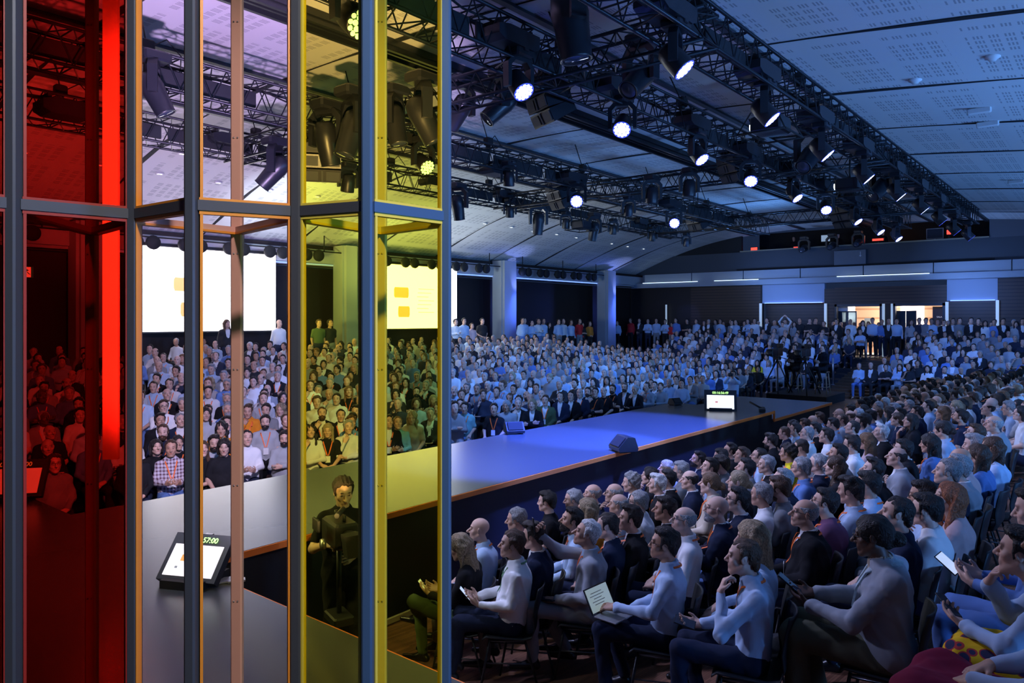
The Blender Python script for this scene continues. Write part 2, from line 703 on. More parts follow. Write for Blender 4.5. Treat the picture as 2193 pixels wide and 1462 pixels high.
def head_shape(S, M, fv, neckb, old=0.):
    """fv: face numbers (jaw width, nose, chin, cheek)"""
    R = np.array(M.to_3x3()); T = np.array(M.translation)
    W = lambda p: R @ V3(p) + T
    jw, ns, ch, ck = fv
    S.ell((0, -.012, .036), (.0745, .096, .084), .03, M)
    S.ell((0, .028, -.035), (.056 * jw, .06, .08), .03, M)
    for s in (1, -1):
        S.cone(W((s * .05 * jw, -.004, -.05)), W((s * .018, .062, -.1 * ch)), .019, .016, .025)
        S.ell((s * .04, .056, -.022), (.024 * ck, .02, .02), .025, M)
    S.ell((0, .07, -.1 * ch), (.02, .017, .018), .02, M)
    S.cone(W((-.036, .078, .03)), W((.036, .078, .03)), .0105, None, .016)
    for s in (1, -1):
        S.ell((s * .0315, .1, .009), (.019, .016, .0125), .012, M, 's')
        S.ell((s * .0315, .0765, .0085), (.0145, .0125, .012), .003, M)
        S.cone(W((s * .019, .089, .0155)), W((s * .045, .083, .0145)), .0036, None, .005)
    S.cone(W((0, .082, .016)), W((0, .1 + .012 * ns, -.03)), .0085, .0125 * (.8 + .2 * ns), .012)
    for s in (1, -1):
        S.ell((s * .0125, .095, -.0345), (.009, .011, .0085), .006, M)
    S.ell((0, .079, -.062), (.03, .012, .022), .016, M)
    S.cone(W((-.02, .0845, -.0595)), W((.02, .0845, -.0595)), .005, None, .006)
    S.cone(W((-.016, .0845, -.0695)), W((.016, .0845, -.0695)), .0058, None, .005)
    for s in (1, -1):
        e = Matrix.Translation((s * .0755, -.008, -.004)) @ Euler((-.25, 0, s * -.35)).to_matrix().to_4x4()
        S.ell((0, 0, .004), (.008, .0195, .032), .008, M @ e)
        S.ell((s * .012, .003, .003), (.009, .011, .02), .004, M @ e, 's')
    S.cone(W((0, -.022, -.07)), neckb, .052, .058, .03)


def head_tone(V, M, old=0.):
    """lips, brows, eyes and cheeks coloured per vertex"""
    R = np.array(M.to_3x3()); T = np.array(M.translation)
    L = (np.asarray(V, float) - T) @ R
    t = np.ones((len(V), 3))

    def blob(c, r, col, hard=.6):
        d = np.sqrt((((L - V3(c)) / V3(r)) ** 2).sum(1))
        w = np.clip((1 - d) / (1 - hard), 0, 1)[:, None]
        t[:] = t * (1 - w) + np.array(col) * w
    for s in (1, -1):
        blob((s * .04, .06, -.03), (.03, .03, .025), (1.04, .88, .88), 0)
        blob((s * .0325, .088, .033), (.022, .018, .0078), (.14, .1, .09), .45)
        blob((s * .0315, .086, .0095), (.0165, .016, .0115), (.38, .28, .26), .5)
        blob((s * .0315, .088, .0085), (.012, .012, .0066), (.95, 1.05, 1.1), .8)
        blob((s * .0315, .089, .0085), (.0068, .012, .0082), (.05, .04, .04), .7)
    blob((0, .092, -.065), (.025, .018, .012), (.72, .38, .38), .5)
    return t


def hair_shape(style, rs):
    """hair in the head's own frame"""
    S = Shape()
    g = .011
    a = rs.uniform(0, 9, 6)

    def strand(amp, f):
        return lambda X, Y, Z: amp * (.9 * np.sin(X * f * 1.9 + a[0] + 1.6 * np.sin(Z * 26 + Y * 19)) + .8 * np.sin(Y * f * .8 + a[1]) * np.sin(X * f * .7) + .6 * np.sin(Z * f * .7 + Y * f * .5 + a[2]))
    if style in ('short', 'quiff', 'grey', 'curly', 'crop'):
        g = {'short': .012, 'crop': .006, 'quiff': .013, 'grey': .011, 'curly': .024}[style]
        S.ell((0, -.024, .043), (.0755 + g, .097 + g * .9, .084 + g * .8), .02)
        if style == 'quiff':
            S.ell((.012, .05, .105), (.055, .05, .03), .03).ell((-.03, .0, .115), (.05, .07, .025), .03)
        if style == 'short':
            S.ell((-.015, .025, .104), (.058, .058, .03), .03)
        S.ell((0, -.09, -.03), (.06, .025, .05), .03)
        S.disp(strand(.0042 if style != 'curly' else .009, 95 if style != 'curly' else 120))
        S._add(lambda X, Y, Z: (1.15 * Y - Z) * .656 + .0085 + .0075 * np.sin(X * 75 + a[3]) + .005 * np.sin(X * 190 + a[4]) + 2.2 * X * X, (-9, -9, -9), (9, 9, 9), .004, 'i', None)
        S.ell((0, .125, .02), (.066, .075, .066), .02, None, 's')
        for s in (1, -1):
            S.ell((s * .054, .098, .06), (.03, .045, .036), .012, None, 's')
        for s in (1, -1):
            S.ell((s * .088, -.004, -.012), (.028, .027, .04), .01, None, 's')
            S.cone((s * .072, .006, .05), (s * .0715, .012, .012), .02, .013, .02).cone((s * .0715, .012, .012), (s * .0695, .016, -.02), .0115, .008, .012)
    elif style == 'bald_sides':
        S.ell((0, -.014, .03), (.0825, .104, .088), .02)
        S.disp(strand(.003, 95))
        S.half((0, .95, -1), .006)
        S.ell((0, .02, .1), (.078, .125, .055), .02, None, 's')
        for s in (1, -1):
            S.ell((s * .088, -.004, -.012), (.028, .027, .04), .01, None, 's')
    elif style in ('long', 'bob', 'bun', 'longcurl', 'pony'):
        g = .014
        S.ell((0, -.014, .038), (.0755 + g, .097 + g, .085 + g), .02)
        if style != 'bun':
            L = {'long': -.25, 'bob': -.1, 'longcurl': -.24, 'pony': -.05}[style]
            S.cone((0, -.075, .0), (0, -.085, L), .06, .05, .04, .62)
            if style != 'pony':
                for s in (1, -1):
                    S.cone((s * .078, -.02, .03), (s * .085, -.015, L * .9), .026, .024, .03)
            else:
                S.cone((0, -.13, .04), (0, -.14, -.2), .03, .03, .02)
        else:
            S.ell((0, -.14, -.01), (.05, .045, .045), .015)
            S.ell((0, -.075, -.02), (.062, .035, .05), .03)
        S.disp(strand(.004 if style != 'longcurl' else .011, 80 if style != 'longcurl' else 60))
        S.ell((0, .13, -.02), (.066, .085, .105), .02, None, 's')
        if style in ('bun', 'pony'):
            for s in (1, -1):
                S.ell((s * .09, .0, -.02), (.03, .03, .04), .01, None, 's')
    elif style == 'beard':
        S.ell((0, .03, -.04), (.068, .071, .092), .03)
        for s in (1, -1):
            S.cone((s * .054, -.002, -.05), (s * .02, .066, -.102), .024, .022, .025)
        S.ell((0, .074, -.1), (.028, .024, .028), .02)
        S.ell((0, .082, -.058), (.036, .022, .016), .015)
        S.disp(strand(.0018, 160))
        S.half((0, -.42, 1), -.075)
        S.ell((0, .105, -.066), (.021, .028, .0075), .006, None, 's')
        S.half((0, -1, 0), .006)
    return S


HAIR = {}


def hair_mesh(style, fine):
    k = (style, fine)
    if k not in HAIR:
        rs = np.random.RandomState(len(HAIR) + 5)
        V, Q = hair_shape(style, rs).mesh('hair', .0075 if fine else .011)
        HAIR[k] = np_mesh('hair_' + style, V, Q, MATS['hair'])
    return HAIR[k]


def glasses_mesh():
    if 'g' not in HAIR:
        b = MB()
        for s in (1, -1):
            c = Vector((s * .033, .104, .006))
            ring = [c + Vector((.0235 * math.cos(t), -.006 * abs(math.cos(t)) * (1 if s * math.cos(t) > 0 else 0), .019 * math.sin(t))) for t in np.linspace(0, 2 * PI, 15)]
            b.path(ring, .0019, 6)
            b.path([(s * .0565, .099, .01), (s * .077, .05, .012), (s * .082, -.01, .01), (s * .08, -.03, -.008)], .0019, 6)
        b.path([(-.0095, .106, .009), (0, .109, .011), (.0095, .106, .009)], .0019, 6)
        HAIR['g'] = b.mesh('glasses')
        HAIR['g'].materials.append(BLACKP)
    return HAIR['g']


def limb_pose(P):
    """fill in the joints of pose dict P"""
    J = dict(SIT if P.get('sit', True) else STAND)
    J.update(P.get('joints', {}))
    arms = P.get('arms', 'lap' if P.get('sit', True) else 'side')
    A = list(ARMS[arms] if isinstance(arms, str) else arms)
    out = {}
    for s, nm in ((1, 'r'), (-1, 'l')):
        out['sh' + nm] = V3(J.get('sh' + nm, (s * J['sh'][0], J['sh'][1], J['sh'][2])))
        for q in ('hip', 'knee', 'ank'):
            out[q + nm] = V3(J.get(q + nm, (s * J[q][0], J[q][1], J[q][2])))
        o = 0 if s == 1 else 4
        out['el' + nm], out['wr' + nm], out['fd' + nm], out['pn' + nm] = map(V3, A[o:o + 4])
        t = J.get('toe' + nm)
        out['toe' + nm] = V3(t) if t is not None else out['ank' + nm] + V3((s * .02, .17, -.055))
    for q in ('pel', 'ches', 'neck', 'head'):
        out[q] = V3(J[q])
    return out


def make_figure(P, res=.012, hres=.0075, parts=True):
    """meshes of one figure: body, shirt or jacket, trousers, shoes, lanyard, badge"""
    J = limb_pose(P)
    wd = P.get('wide', 1.)
    yaw, pitch, roll = P.get('yaw', 0), P.get('pitch', 0), P.get('roll', 0)
    M = Matrix.Translation(J['head']) @ Euler((math.radians(pitch), math.radians(roll), math.radians(yaw))).to_matrix().to_4x4()
    fv = P.get('face', (1, 1, 1, 1))
    rs = np.random.RandomState(P.get('seed', 1))
    ph = rs.uniform(0, 6, 8)
    out = {'M': M}

    def torso(S, g, low=True):
        S.cone(J['pel'] + V3((0, 0, .02)), J['ches'], .115 * wd + g, .118 * wd + g, .04, .7)
        mid = (J['pel'] + J['ches']) / 2
        if wd > 1.02: S.ell(mid + V3((0, .05, -.03)), (.13 * wd, .11 * wd, .13), .05, None, 'u', g)
        S.cone(J['shl'] * .78 + J['ches'] * .22, J['shr'] * .78 + J['ches'] * .22, .058 + g, None, .05)
        for q in ('shl', 'shr'):
            S.cone(J['neck'], J[q], .045 + g, .045 + g, .04)
        S.cone(J['ches'], J['neck'], .085 + g, .055 + g, .05)

    def arm(S, nm, g, f0=0., f1=1., upper=1.):
        sh, el, wr = J['sh' + nm], J['el' + nm], J['wr' + nm]
        S.cone(sh, sh + (el - sh) * upper, .048 + g, .048 + (.039 - .048) * upper + g, .03)
        if f1 > 0:
            S.cone(el, el + (wr - el) * f1, .039 + g, .039 + (.028 - .039) * f1 + g * .9, .02)
    # --- body
    S = Shape()
    torso(S, -.02)
    for nm, s in (('r', 1), ('l', -1)):
        sh, el, wr = J['sh' + nm], J['el' + nm], J['wr' + nm]
        if P.get('short', False):
            S.cone(sh, sh + (el - sh) * .55, .034, .034, .02).cone(sh + (el - sh) * .6, el, .04, .038, .02).cone(el, wr, .038, .027, .02)
        else:
            S.cone(sh, el, .032, .027, .02).cone(el, el + (wr - el) * .75, .027, .019, .02).cone(el + (wr - el) * .85, wr, .026, .026, .012)
        hand(S, J['wr' + nm], J['fd' + nm], J['pn' + nm], s, P.get('curl' + nm, P.get('curl', .45)))
        S.cone(J['hip' + nm], J['knee' + nm], .07, .044, .03)
        S.cone(J['knee' + nm], J['ank' + nm], .042, .034, .02)
        S.cone(J['ank' + nm] + V3((0, -.02, -.045)), J['toe' + nm], .034, .026, .02)
    head_shape(S, M, fv, J['neck'])
    h = J['head']
    dn = ([(h[0] - .1, h[0] + .1, hres)], [(h[1] - .13, h[1] + .14, hres)], [(h[2] - .14, h[2] + .14, hres)])
    hr = P.get('handres')
    if hr:
        for nm in 'rl':
            c = J['wr' + nm] + norm(J['fd' + nm]) * .07
            for i in range(3):
                dn[i].append((c[i] - .09, c[i] + .09, hr))
    V, Q = S.mesh('b', res, dn)
    out['body'] = np_mesh('person', V, Q, MATS['skin'], head_tone(V, M))
    if not parts:
        return out
    # --- shirt
    short = P.get('short', False)
    jk = P.get('jacket', False)

    def folds(amp):
        return lambda X, Y, Z: amp * np.minimum(.55, 1.3 * np.abs(np.sin(Z * 17 + 2.4 * np.sin(X * 11 + Y * 7 + ph[0]) + ph[1])) * np.sin(X * 13 + Y * 19 + ph[2]) + .8 * np.abs(np.sin(Z * 13 + X * 24 - Y * 15 + ph[3])) - .5)
    S = Shape()
    torso(S, .006)
    for nm in 'rl':
        if short: arm(S, nm, .012, 0, 0, .72)
        else: arm(S, nm, .007, 0, .93)
    S.disp(folds(.0085))
    nb = J['neck']
    nk = M.translation - Vector(nb)
    tilt = Matrix.Translation(nb) @ Euler((-.22, 0, 0)).to_matrix().to_4x4()
    col = P.get('collar', 1)
    if col:
        ring = [np.array(tilt @ Vector((.062 * math.cos(t), .062 * math.sin(t) + .004, .012))) for t in np.linspace(0, 2 * PI, 13)]
        for a, b in zip(ring[:-1], ring[1:]):
            S.cone(a, b, .011, None, .006).cone(a + V3((0, -.003, .022)), b + V3((0, -.003, .022)), .009, None, .012)
    S.ell((0, .002, .06), (.052, .054, .075), .006, tilt, 's')
    dres = res * .9
    V, Q = S.mesh('s', dres)
    out['shirt'] = np_mesh('shirt', V, Q, MATS['cloth'])
    SV = V
    if jk:
        S = Shape()
        torso(S, .017)
        for nm in 'rl':
            arm(S, nm, .016, 0, .9)
        if P.get('sit', True):
            S.cone(J['pel'] + V3((0, -.02, -.02)), J['pel'] + V3((0, .06, .0)), .13 * wd, .12 * wd, .05, .66)
        S.disp(folds(.0085))
        S.ell((0, .0, .05), (.066, .07, .06), .008, tilt, 's')
        fr = J['ches'] + V3((0, .165, .0))
        S.cone(J['neck'] + V3((0, .085, .0)), fr + V3((0, .0, -.2)), .068, .014, .004, 1, 's')
        V, Q = S.mesh('j', dres)
        out['jacket'] = np_mesh('jacket', V, Q, MATS['cloth'])
        SV = np.concatenate([SV, V])
    # --- trousers / skirt
    S = Shape()
    S.cone(J['pel'] + V3((0, 0, .02)), J['pel'] + V3((0, .01, -.05)), .118 * wd, .118 * wd, .03, .68)
    lw = P.get('legw', 1.)
    if P.get('skirt'):
        kl, kr = J['kneel'], J['kneer']
        for a, b in ((J['hipl'], kl), (J['hipr'], kr)):
            S.cone(a, b, .1, .085, .1)
        S.cone((J['hipl'] + J['hipr']) / 2, (kl + kr) / 2, .1, .075, .1)
        if P['skirt'] == 'long':
            for a, b in ((kl, J['ankl']), (kr, J['ankr'])):
                S.cone(a, b + V3((0, .05, .03)), .085, .13, .12)
    else:
        for nm in 'rl':
            S.cone(J['hip' + nm], J['knee' + nm], .088 * lw, .066 * lw, .03)
            a, k = J['ank' + nm], J['knee' + nm]
            S.cone(k, k + (a - k) * .93, .062 * lw, .05 * lw, .02)
    S.disp(folds(.007))
    V, Q = S.mesh('t', dres * 1.05)
    nmt = 'skirt' if P.get('skirt') else 'trousers'
    out[nmt] = np_mesh(nmt, V, Q, MATS['cloth'])
    # --- shoes
    for nm in 'rl':
        a, t = J['ank' + nm], J['toe' + nm]
        S = Shape()
        f = norm(t - a - V3((0, 0, (t - a)[2])))
        up = V3((0, 0, 1))
        if abs((t - a)[2]) > .12:
            f = norm(t - a)
        he = a - f * .035 + up * -.045
        S.cone(he, t + f * .03, .037, .026, .02).cone(a + up * -.01, a + f * .06 + up * -.04, .042, .036, .02)
        if abs((t - a)[2]) <= .12:
            S.half((0, 0, -1), -(min(a[2], t[2] + .055) - .088))
        V, Q = S.mesh('f', min(res, .01))
        out['shoe_' + nm] = np_mesh('shoe', V, Q, MATS['leather'])
    # --- lanyard strap and badge on the chest
    cf = SV[(SV[:, 1] > J['ches'][1]) & (SV[:, 1] < J['ches'][1] + .235) & (np.abs(SV[:, 0]) < .13)]

    def front(x, z):
        d = (cf[:, 0] - x) ** 2 + (cf[:, 2] - z) ** 2
        i = np.argsort(d)[:24]
        return float(cf[i, 1].max()) + .005
    pts = []
    zb = J['ches'][2] - .12
    zs = J['neck'][2] - .02
    n_ = J['neck']
    for t in np.linspace(0, 1, 7):
        x = .078 * (1 - t) + .012 * t
        z = zs * (1 - t) + zb * t
        pts.append(((x, front(x, z), z), (.25 * (1 - t), 1, .15)))
    back = []
    for t in np.linspace(.12, .88, 6):
        an = PI * t
        back.append(((.079 * math.cos(an), n_[1] - .088 * math.sin(an), n_[2] + .008 + .012 * math.sin(an)), (math.cos(an) * .6, -math.sin(an) * .6, .6)))
    chain = [((-p[0], p[1], p[2]), (-n[0], n[1], n[2])) for p, n in pts[::-1]]
    chain = pts[::-1] + [((.083, n_[1] - .02, n_[2] + .0), (.8, 0, .6))] + back + [((-.083, n_[1] - .02, n_[2] + .0), (-.8, 0, .6))] + chain[::-1]
    b = MB()
    b.ribbon([c[0] for c in chain], [c[1] for c in chain], .017)
    out['lanyard'] = b.mesh('lanyard'); out['lanyard'].materials.append(MATS['satin'])
    b = MB()
    zc = zb - .065
    yy = max(front(0, zc), front(0, zc + .05), front(0, zc - .05)) + .004
    b.box((0, yy, zc), (.085, .004, .115))
    out['badge'] = b.mesh('badge'); out['badge'].materials.append(MATS['satin'])
    return out


SKIN = [(.62, .36, .26), (.7, .44, .34), (.55, .3, .2), (.66, .4, .3), (.6, .37, .28)]
SKIN_D = [(.12, .055, .03), (.2, .1, .06)]
HAIRC = {'dk': (.018, .012, .01), 'br': (.07, .035, .018), 'gr': (.3, .3, .31), 'wh': (.6, .6, .6), 'bl': (.34, .25, .15), 'lb': (.16, .08, .035), 'rd': (.25, .08, .03)}
CLO = {'w': (.78, .78, .8), 'lb': (.42, .55, .75), 'b': (.12, .22, .5), 'n': (.015, .022, .05), 'k': (.012, .012, .015), 'g': (.24, .25, .27),
       'lg': (.42, .44, .47), 'r': (.6, .02, .02), 'o': (.75, .25, .02), 'y': (.8, .62, .02), 'p': (.6, .42, .42), 't': (.2, .42, .45), 'br': (.12, .07, .04),
       'pu': (.16, .07, .14), 'ol': (.12, .12, .08), 'be': (.5, .42, .33), 'gn': (.08, .12, .06), 'wn': (.2, .01, .04), 'bw': (.3, .32, .36)}
CNAME = {'w': 'white', 'lb': 'pale blue', 'b': 'blue', 'n': 'navy', 'k': 'black', 'g': 'grey', 'lg': 'pale grey', 'r': 'red', 'o': 'orange', 'y': 'yellow', 'p': 'pink',
         't': 'teal', 'br': 'brown', 'pu': 'purple', 'ol': 'olive', 'be': 'beige', 'gn': 'dark green', 'wn': 'wine red', 'bw': 'blue-grey'}
LANY = (.95, .17, .02)


def jit(c, rnd, a=.15):
    k = 1 + rnd.uniform(-a, a)
    return tuple(min(.9, x * k) for x in c)


def put_person(fig, loc, az, label, group, shirt='lb', legs='n', hair=('short', 'dk'), skin=None, lany=True, glasses=False, beard=None, scale=1.,
               fine=False, shoe='k', shirt_mat=None, legs_mat=None, under='w', badge=True, small=False):
    """a person: the body mesh is the thing, clothing and hair are its parts"""
    rnd = RND
    b = link('person', fig['body'], None, None, skin or rnd.choice(SKIN))
    b.location = loc
    b.rotation_euler = (0, 0, math.radians(az - 90))
    b.scale = (scale,) * 3
    tag(b, label, 'person', group)
    Mh = fig['M']

    def part(nm, me, color, local=None, m=None):
        o = link(nm, me, None, b, color)
        if local is not None:
            o.matrix_local = local
        if m is not None:
            o.material_slots[0].link = 'OBJECT'; o.material_slots[0].material = m
        return o
    if hair and hair[0] != 'bald':
        part('hair', hair_mesh(hair[0], fine), jit(HAIRC[hair[1]], rnd, .25), Mh)
    if beard:
        part('beard', hair_mesh('beard', fine), HAIRC[beard], Mh)
    if glasses:
        part('glasses', glasses_mesh(), (.02, .02, .02), Mh)
    if 'jacket' in fig:
        part('shirt', fig['shirt'], CLO[under])
        part('jacket', fig['jacket'], jit(CLO[shirt], rnd), None, shirt_mat)
    else:
        part('shirt', fig['shirt'], jit(CLO[shirt], rnd), None, shirt_mat)
    for nm in ('trousers', 'skirt'):
        if nm in fig:
            part(nm, fig[nm], CLO[legs], None, legs_mat)
    if not small:
        for nm in ('shoe_r', 'shoe_l'):
            part('shoe', fig[nm], CLO[shoe])
    if lany:
        part('lanyard', fig['lanyard'], lany if isinstance(lany, tuple) else LANY)
        if badge and not fig.get('nobadge'):
            part('badge', fig['badge'], (.8, .8, .8))
    return b
# ---------------------------------------------------------------- the hall
WALLY, WALLX = 22.6, 39.6
_cy = [-14, -4, 1, 4.5, 8, 12, 15, 17, 19, 21, WALLY + .4]
_cz = [4.9, 6.45, 7.15, 7.52, 7.74, 7.82, 7.72, 7.5, 7.1, 6.45, 5.62]
_ys = np.linspace(-14, WALLY + .4, 240)
_zs = np.interp(_ys, _cy, _cz)
_zs[8:-8] = np.convolve(_zs, np.ones(17) / 17, 'same')[8:-8]


def ceil_z(y):
    return float(np.interp(y, _ys, _zs))


def left_floor(y):          # the stepped seating across the stage
    return 0. if y < 10.9 else min(1.15, .11 * (.86 * math.floor((y - 10.9) / .86 + 1)))


def near_floor(y):
    return max(0., .185 * (4.6 - y))


def struct(o):
    o['kind'] = 'structure'
    return o


YY = np.linspace(-14, WALLY + .4, 74)
b = MB()
vs = []
for x in (-9, 40):
    for y in YY:
        vs.append((x, y, ceil_z(y)))
n = len(YY)
for x in (-9, 40):
    for y in YY:
        vs.append((x, y, ceil_z(y) + .3))
b.add(vs, [(i, n + i, n + i + 1, i + 1) for i in range(n - 1)] + [(2 * n + i, 2 * n + i + 1, 3 * n + i + 1, 3 * n + i) for i in range(n - 1)], True)
struct(b.build('ceiling', MATS['ceiling']))
# transverse joints in the ceiling panels, following its arch
GAPM = mat('ceiling_joint', (.012, .014, .018), .8)
k = 1
for xs in (-2, 1.5, 5, 8.5, 12, 15.5, 19, 22.5, 26, 29.5, 33, 36.5):
    b = MB()
    vs = []
    for y in YY:
        wd = .035 * (1 + .8 * math.sin(y * 1.3 + xs))
        for dx, dz in ((-wd, -.004), (wd, -.004), (wd, -.02), (-wd, -.02)):
            vs.append((xs + dx, y, ceil_z(y) + dz))
    fs = []
    for i in range(n - 1):
        for q in range(4):
            r = (q + 1) % 4
            fs.append((4 * i + q, 4 * i + r, 4 * i + 4 + r, 4 * i + 4 + q))
    b.add(vs, fs)
    struct(b.build('trim_%d' % k, GAPM)); k += 1
TRK = mat('ceiling_track', (.03, .035, .045), .5)
for y, w, h in ((4.75, .14, .05), (7.0, .12, .05), (13.0, .16, .05), (15.7, .16, .05)):
    b = MB()
    b.box((15.5, y, ceil_z(y) - h / 2), (49, w, h)).box((15.5, y - w * .6, ceil_z(y) - h), (49, .03, .04))
    struct(b.build('trim_%d' % k, TRK)); k += 1
b = MB()
zc = ceil_z(9.8)
b.box((15.5, 9.8, zc - .06), (49, .5, .12)).box((15.5, 9.62, zc - .16), (49, .07, .09)).box((15.5, 9.98, zc - .16), (49, .07, .09)).box((15.5, 9.8, zc - .15), (49, .05, .06))
struct(b.build('trim_%d' % k, mat('ceiling_rail', (.02, .024, .03), .35, .3))); k += 1

# floors
b = MB()
b.add([(-9, -14, 0), (41, -14, 0), (41, 24, 0), (-9, 24, 0)], [(0, 1, 2, 3)])
ys = [3.6, 0, -14]
struct(b.build('floor', MATS['parquet']))
b = MB()
zl = near_floor(-14)
b.prism([(4.6, .004), (-4, .004), (-4, near_floor(-4))], 2.95, 29, Matrix(((0, 0, 1, 0), (1, 0, 0, 0), (0, 1, 0, 0), (0, 0, 0, 1))))
struct(b.build('floor_raked', MATS['parquet']))
TIER = mat('tier_carpet', (.03, .03, .035), .9, bump=.1)
b = MB()
for i in range(11):
    y0 = 10.9 + .86 * i
    h = .11 * .86 * (i + 1)
    y1 = y0 + .86 if i < 10 else WALLY
    if i == 10: h = 1.1
    b.box((14.5, (y0 + y1) / 2, h / 2), (27, y1 - y0, h))
struct(b.build('floor_left_tiers', TIER))
BX0, BP, BH = 30.2, .95, .165
b = MB()
for i in range(7):
    x0 = BX0 + BP * i
    x1 = x0 + BP if i < 6 else WALLX + 2
    h = BH * (i + 1)
    for y0, y1 in ((-10, 7.35), (8.95, 18.6)):
        b.box(((x0 + x1) / 2, (y0 + y1) / 2, h / 2), (x1 - x0, y1 - y0, h))
b.box((35, 20.8, .575), (13.9, 4.2, 1.15))
struct(b.build('floor_back_tiers', TIER))
STEP = mat('step_wood', (.1, .055, .03), .5, bump=.05)
b = MB()
for i in range(14):
    x0 = 29.6 + .45 * i
    h = BH * 7 / 14 * (i + 1)
    b.box(((x0 + 36.8) / 2, 8.15, h / 2), (36.8 - x0, 1.6, h))
b.box((39.2, 8.15, BH * 3.5), (4.8, 1.6, BH * 7))
struct(b.build('floor_aisle_steps', STEP))
b = MB()
for i in range(6):
    h = 1.15 / 6 * (i + 1)
    b.box((28.05 + (2 - .3 * i) / -2 + 0, 20.8, h / 2), (.6 + .0 + .3 * (5 - i), 4.2, h))
struct(b.build('floor_corner_steps', STEP))
RZ = BH * 7

# left wall, its soffit and pillars
DARKW = mat('dark_panel', (.02, .012, .01), .6, bump=.05, bscale=3)
PAINT = mat('grey_paint', (.42, .44, .47), .75)
b = MB()
b.box((15.5, WALLY + .9, 2.45), (49, .3, 4.9))
b.box((15.5, WALLY + .15, 5.3), (49, .3, .75))
struct(b.build('wall_left', DARKW))
b = MB()
b.box((15.5, WALLY - .06, 5.28), (48.6, .1, .5)).box((15.5, WALLY + .38, 4.98), (48.6, .78, .08))
struct(b.build('trim_%d' % k, PAINT)); k += 1
PX = [-.3, 8.55, 17.5, 26.5, 35.4]
for i, x in enumerate(PX):
    b = MB()
    b.box((x - .22, WALLY - .35, 2.85), (.5, .7, 5.7)).box((x + .32, WALLY - .28, 2.85), (.48, .56, 5.7)).box((x - .5, WALLY - .3, 2.85), (.1, .55, 5.7))
    struct(b.build('pillar_%d' % (i + 1), PAINT))

# back wall
CONC = mat('fascia_panel', (.3, .33, .37), .6, bump=.06, bscale=2)
SLAT = MATS['wood_slats']


def bw(name, m, y0, y1, z0, z1, x=WALLX, t=.25):
    b = MB()
    b.box((x + t / 2, (y0 + y1) / 2, (z0 + z1) / 2), (t, abs(y1 - y0), z1 - z0))
    return struct(b.build(name, m))


DY = [(11.25, 9.05), (8.55, 6.35)]
DT = 3.75
for nm, y0, y1, z0, z1, m in (('wall_back', 15.05, WALLY + .6, 0, 4.85, DARKW), ('wall_back_slats', 11.8, 11.3, 0, 4.55, SLAT), ('wall_back_lintel', 11.3, 6.3, DT, 4.6, SLAT),
                              ('wall_back_pier', 9.05, 8.55, 0, DT, DARKW), ('wall_back_right', 6.3, 4.3, 0, 3.85, SLAT), ('wall_back_far_right', 4.3, -14, 0, 5, SLAT)):
    bw(nm, m, y0, y1, z0, z1)
bw('wall_back_niche', SLAT, 15.05, 11.75, 0, 3.85, WALLX + .6)
bw('wall_back_slat_panel', SLAT, 19.2, 15.1, 1.15, 4.8, WALLX - .06, .06)
BLUEW = mat('niche_plaster', (.35, .4, .5), .7)
bw('wall_back_niche_head', BLUEW, 15.05, 11.8, 3.85, 4.9, WALLX + .05)
bw('wall_back_right_head', BLUEW, 6.3, 4.3, 3.85, 4.9, WALLX + .05)
b = MB()
b.box((WALLX - .2, 4.3, 4.98), (.9, 37, .28))
struct(b.build('trim_%d' % k, CONC)); k += 1
b = MB()
for i in range(12):
    y = 22 - i * 3.05
    b.box((WALLX - .35, y - 1.5, 5.38), (.18, 3.0, .5))
struct(b.build('trim_%d' % k, CONC)); k += 1
bw('wall_back_balcony', mat('balcony_front', (.05, .06, .075), .7, bump=.1, bscale=2), 23, -14, 5.65, 6.68, WALLX - .1, .2)
bw('wall_back_upper_left', BLACKM, 23, 16.2, 6.68, 8, WALLX, .2)
bw('wall_back_upper_right', mat('upper_panel', (.09, .1, .12), .7), 4.6, -14, 6.68, 8, WALLX - .1, .2)
bw('wall_back_booth', BLACKM, 16.5, 4.3, 5.6, 8, WALLX + 3.4, .2)
b = MB()
b.box((WALLX + 1.6, 10.4, 5.7), (3.6, 12, .1))
struct(b.build('floor_booth', BLACKM))
bw('trim_%d' % k, mat('ledge', (.25, .22, .16), .5), 16.2, 4.6, 6.68, 6.74, WALLX - .25, .4); k += 1
# lobby behind the open doors
LOB = mat('lobby_plaster', (.8, .76, .72), .7)
b = MB(); b.box((WALLX + 4.6, 9.5, 2.6), (.2, 12, 3.2)); struct(b.build('wall_lobby', MATS['lobby_boards']))
b = MB(); b.box((WALLX + 2.6, 9.5, 4.2), (4.4, 12, .1)); struct(b.build('ceiling_lobby', LOB))
b = MB(); b.box((WALLX + 2.6, 9.5, RZ - .05), (4.4, 12, .1)); struct(b.build('floor_lobby', LOB))
b = MB(); b.lathe([(.55, RZ), (.55, 4.2)], 24, Matrix.Translation((WALLX + 2.9, 8.3, 0))); struct(b.build('pillar_6', LOB))
b = MB(); b.box((WALLX + 1.4, 5.6, 2.7), (2.4, .15, 3)); struct(b.build('wall_lobby_side', LOB))
b = MB(); b.box((WALLX + 1.0, 11.0, 2.7), (1.3, .5, 3)); struct(b.build('wall_lobby_end', LOB))
DOORF = mat('door_frame', (.04, .045, .055), .4, .5)
GLASSM = mat('dark_glass', (.03, .05, .07), .1)
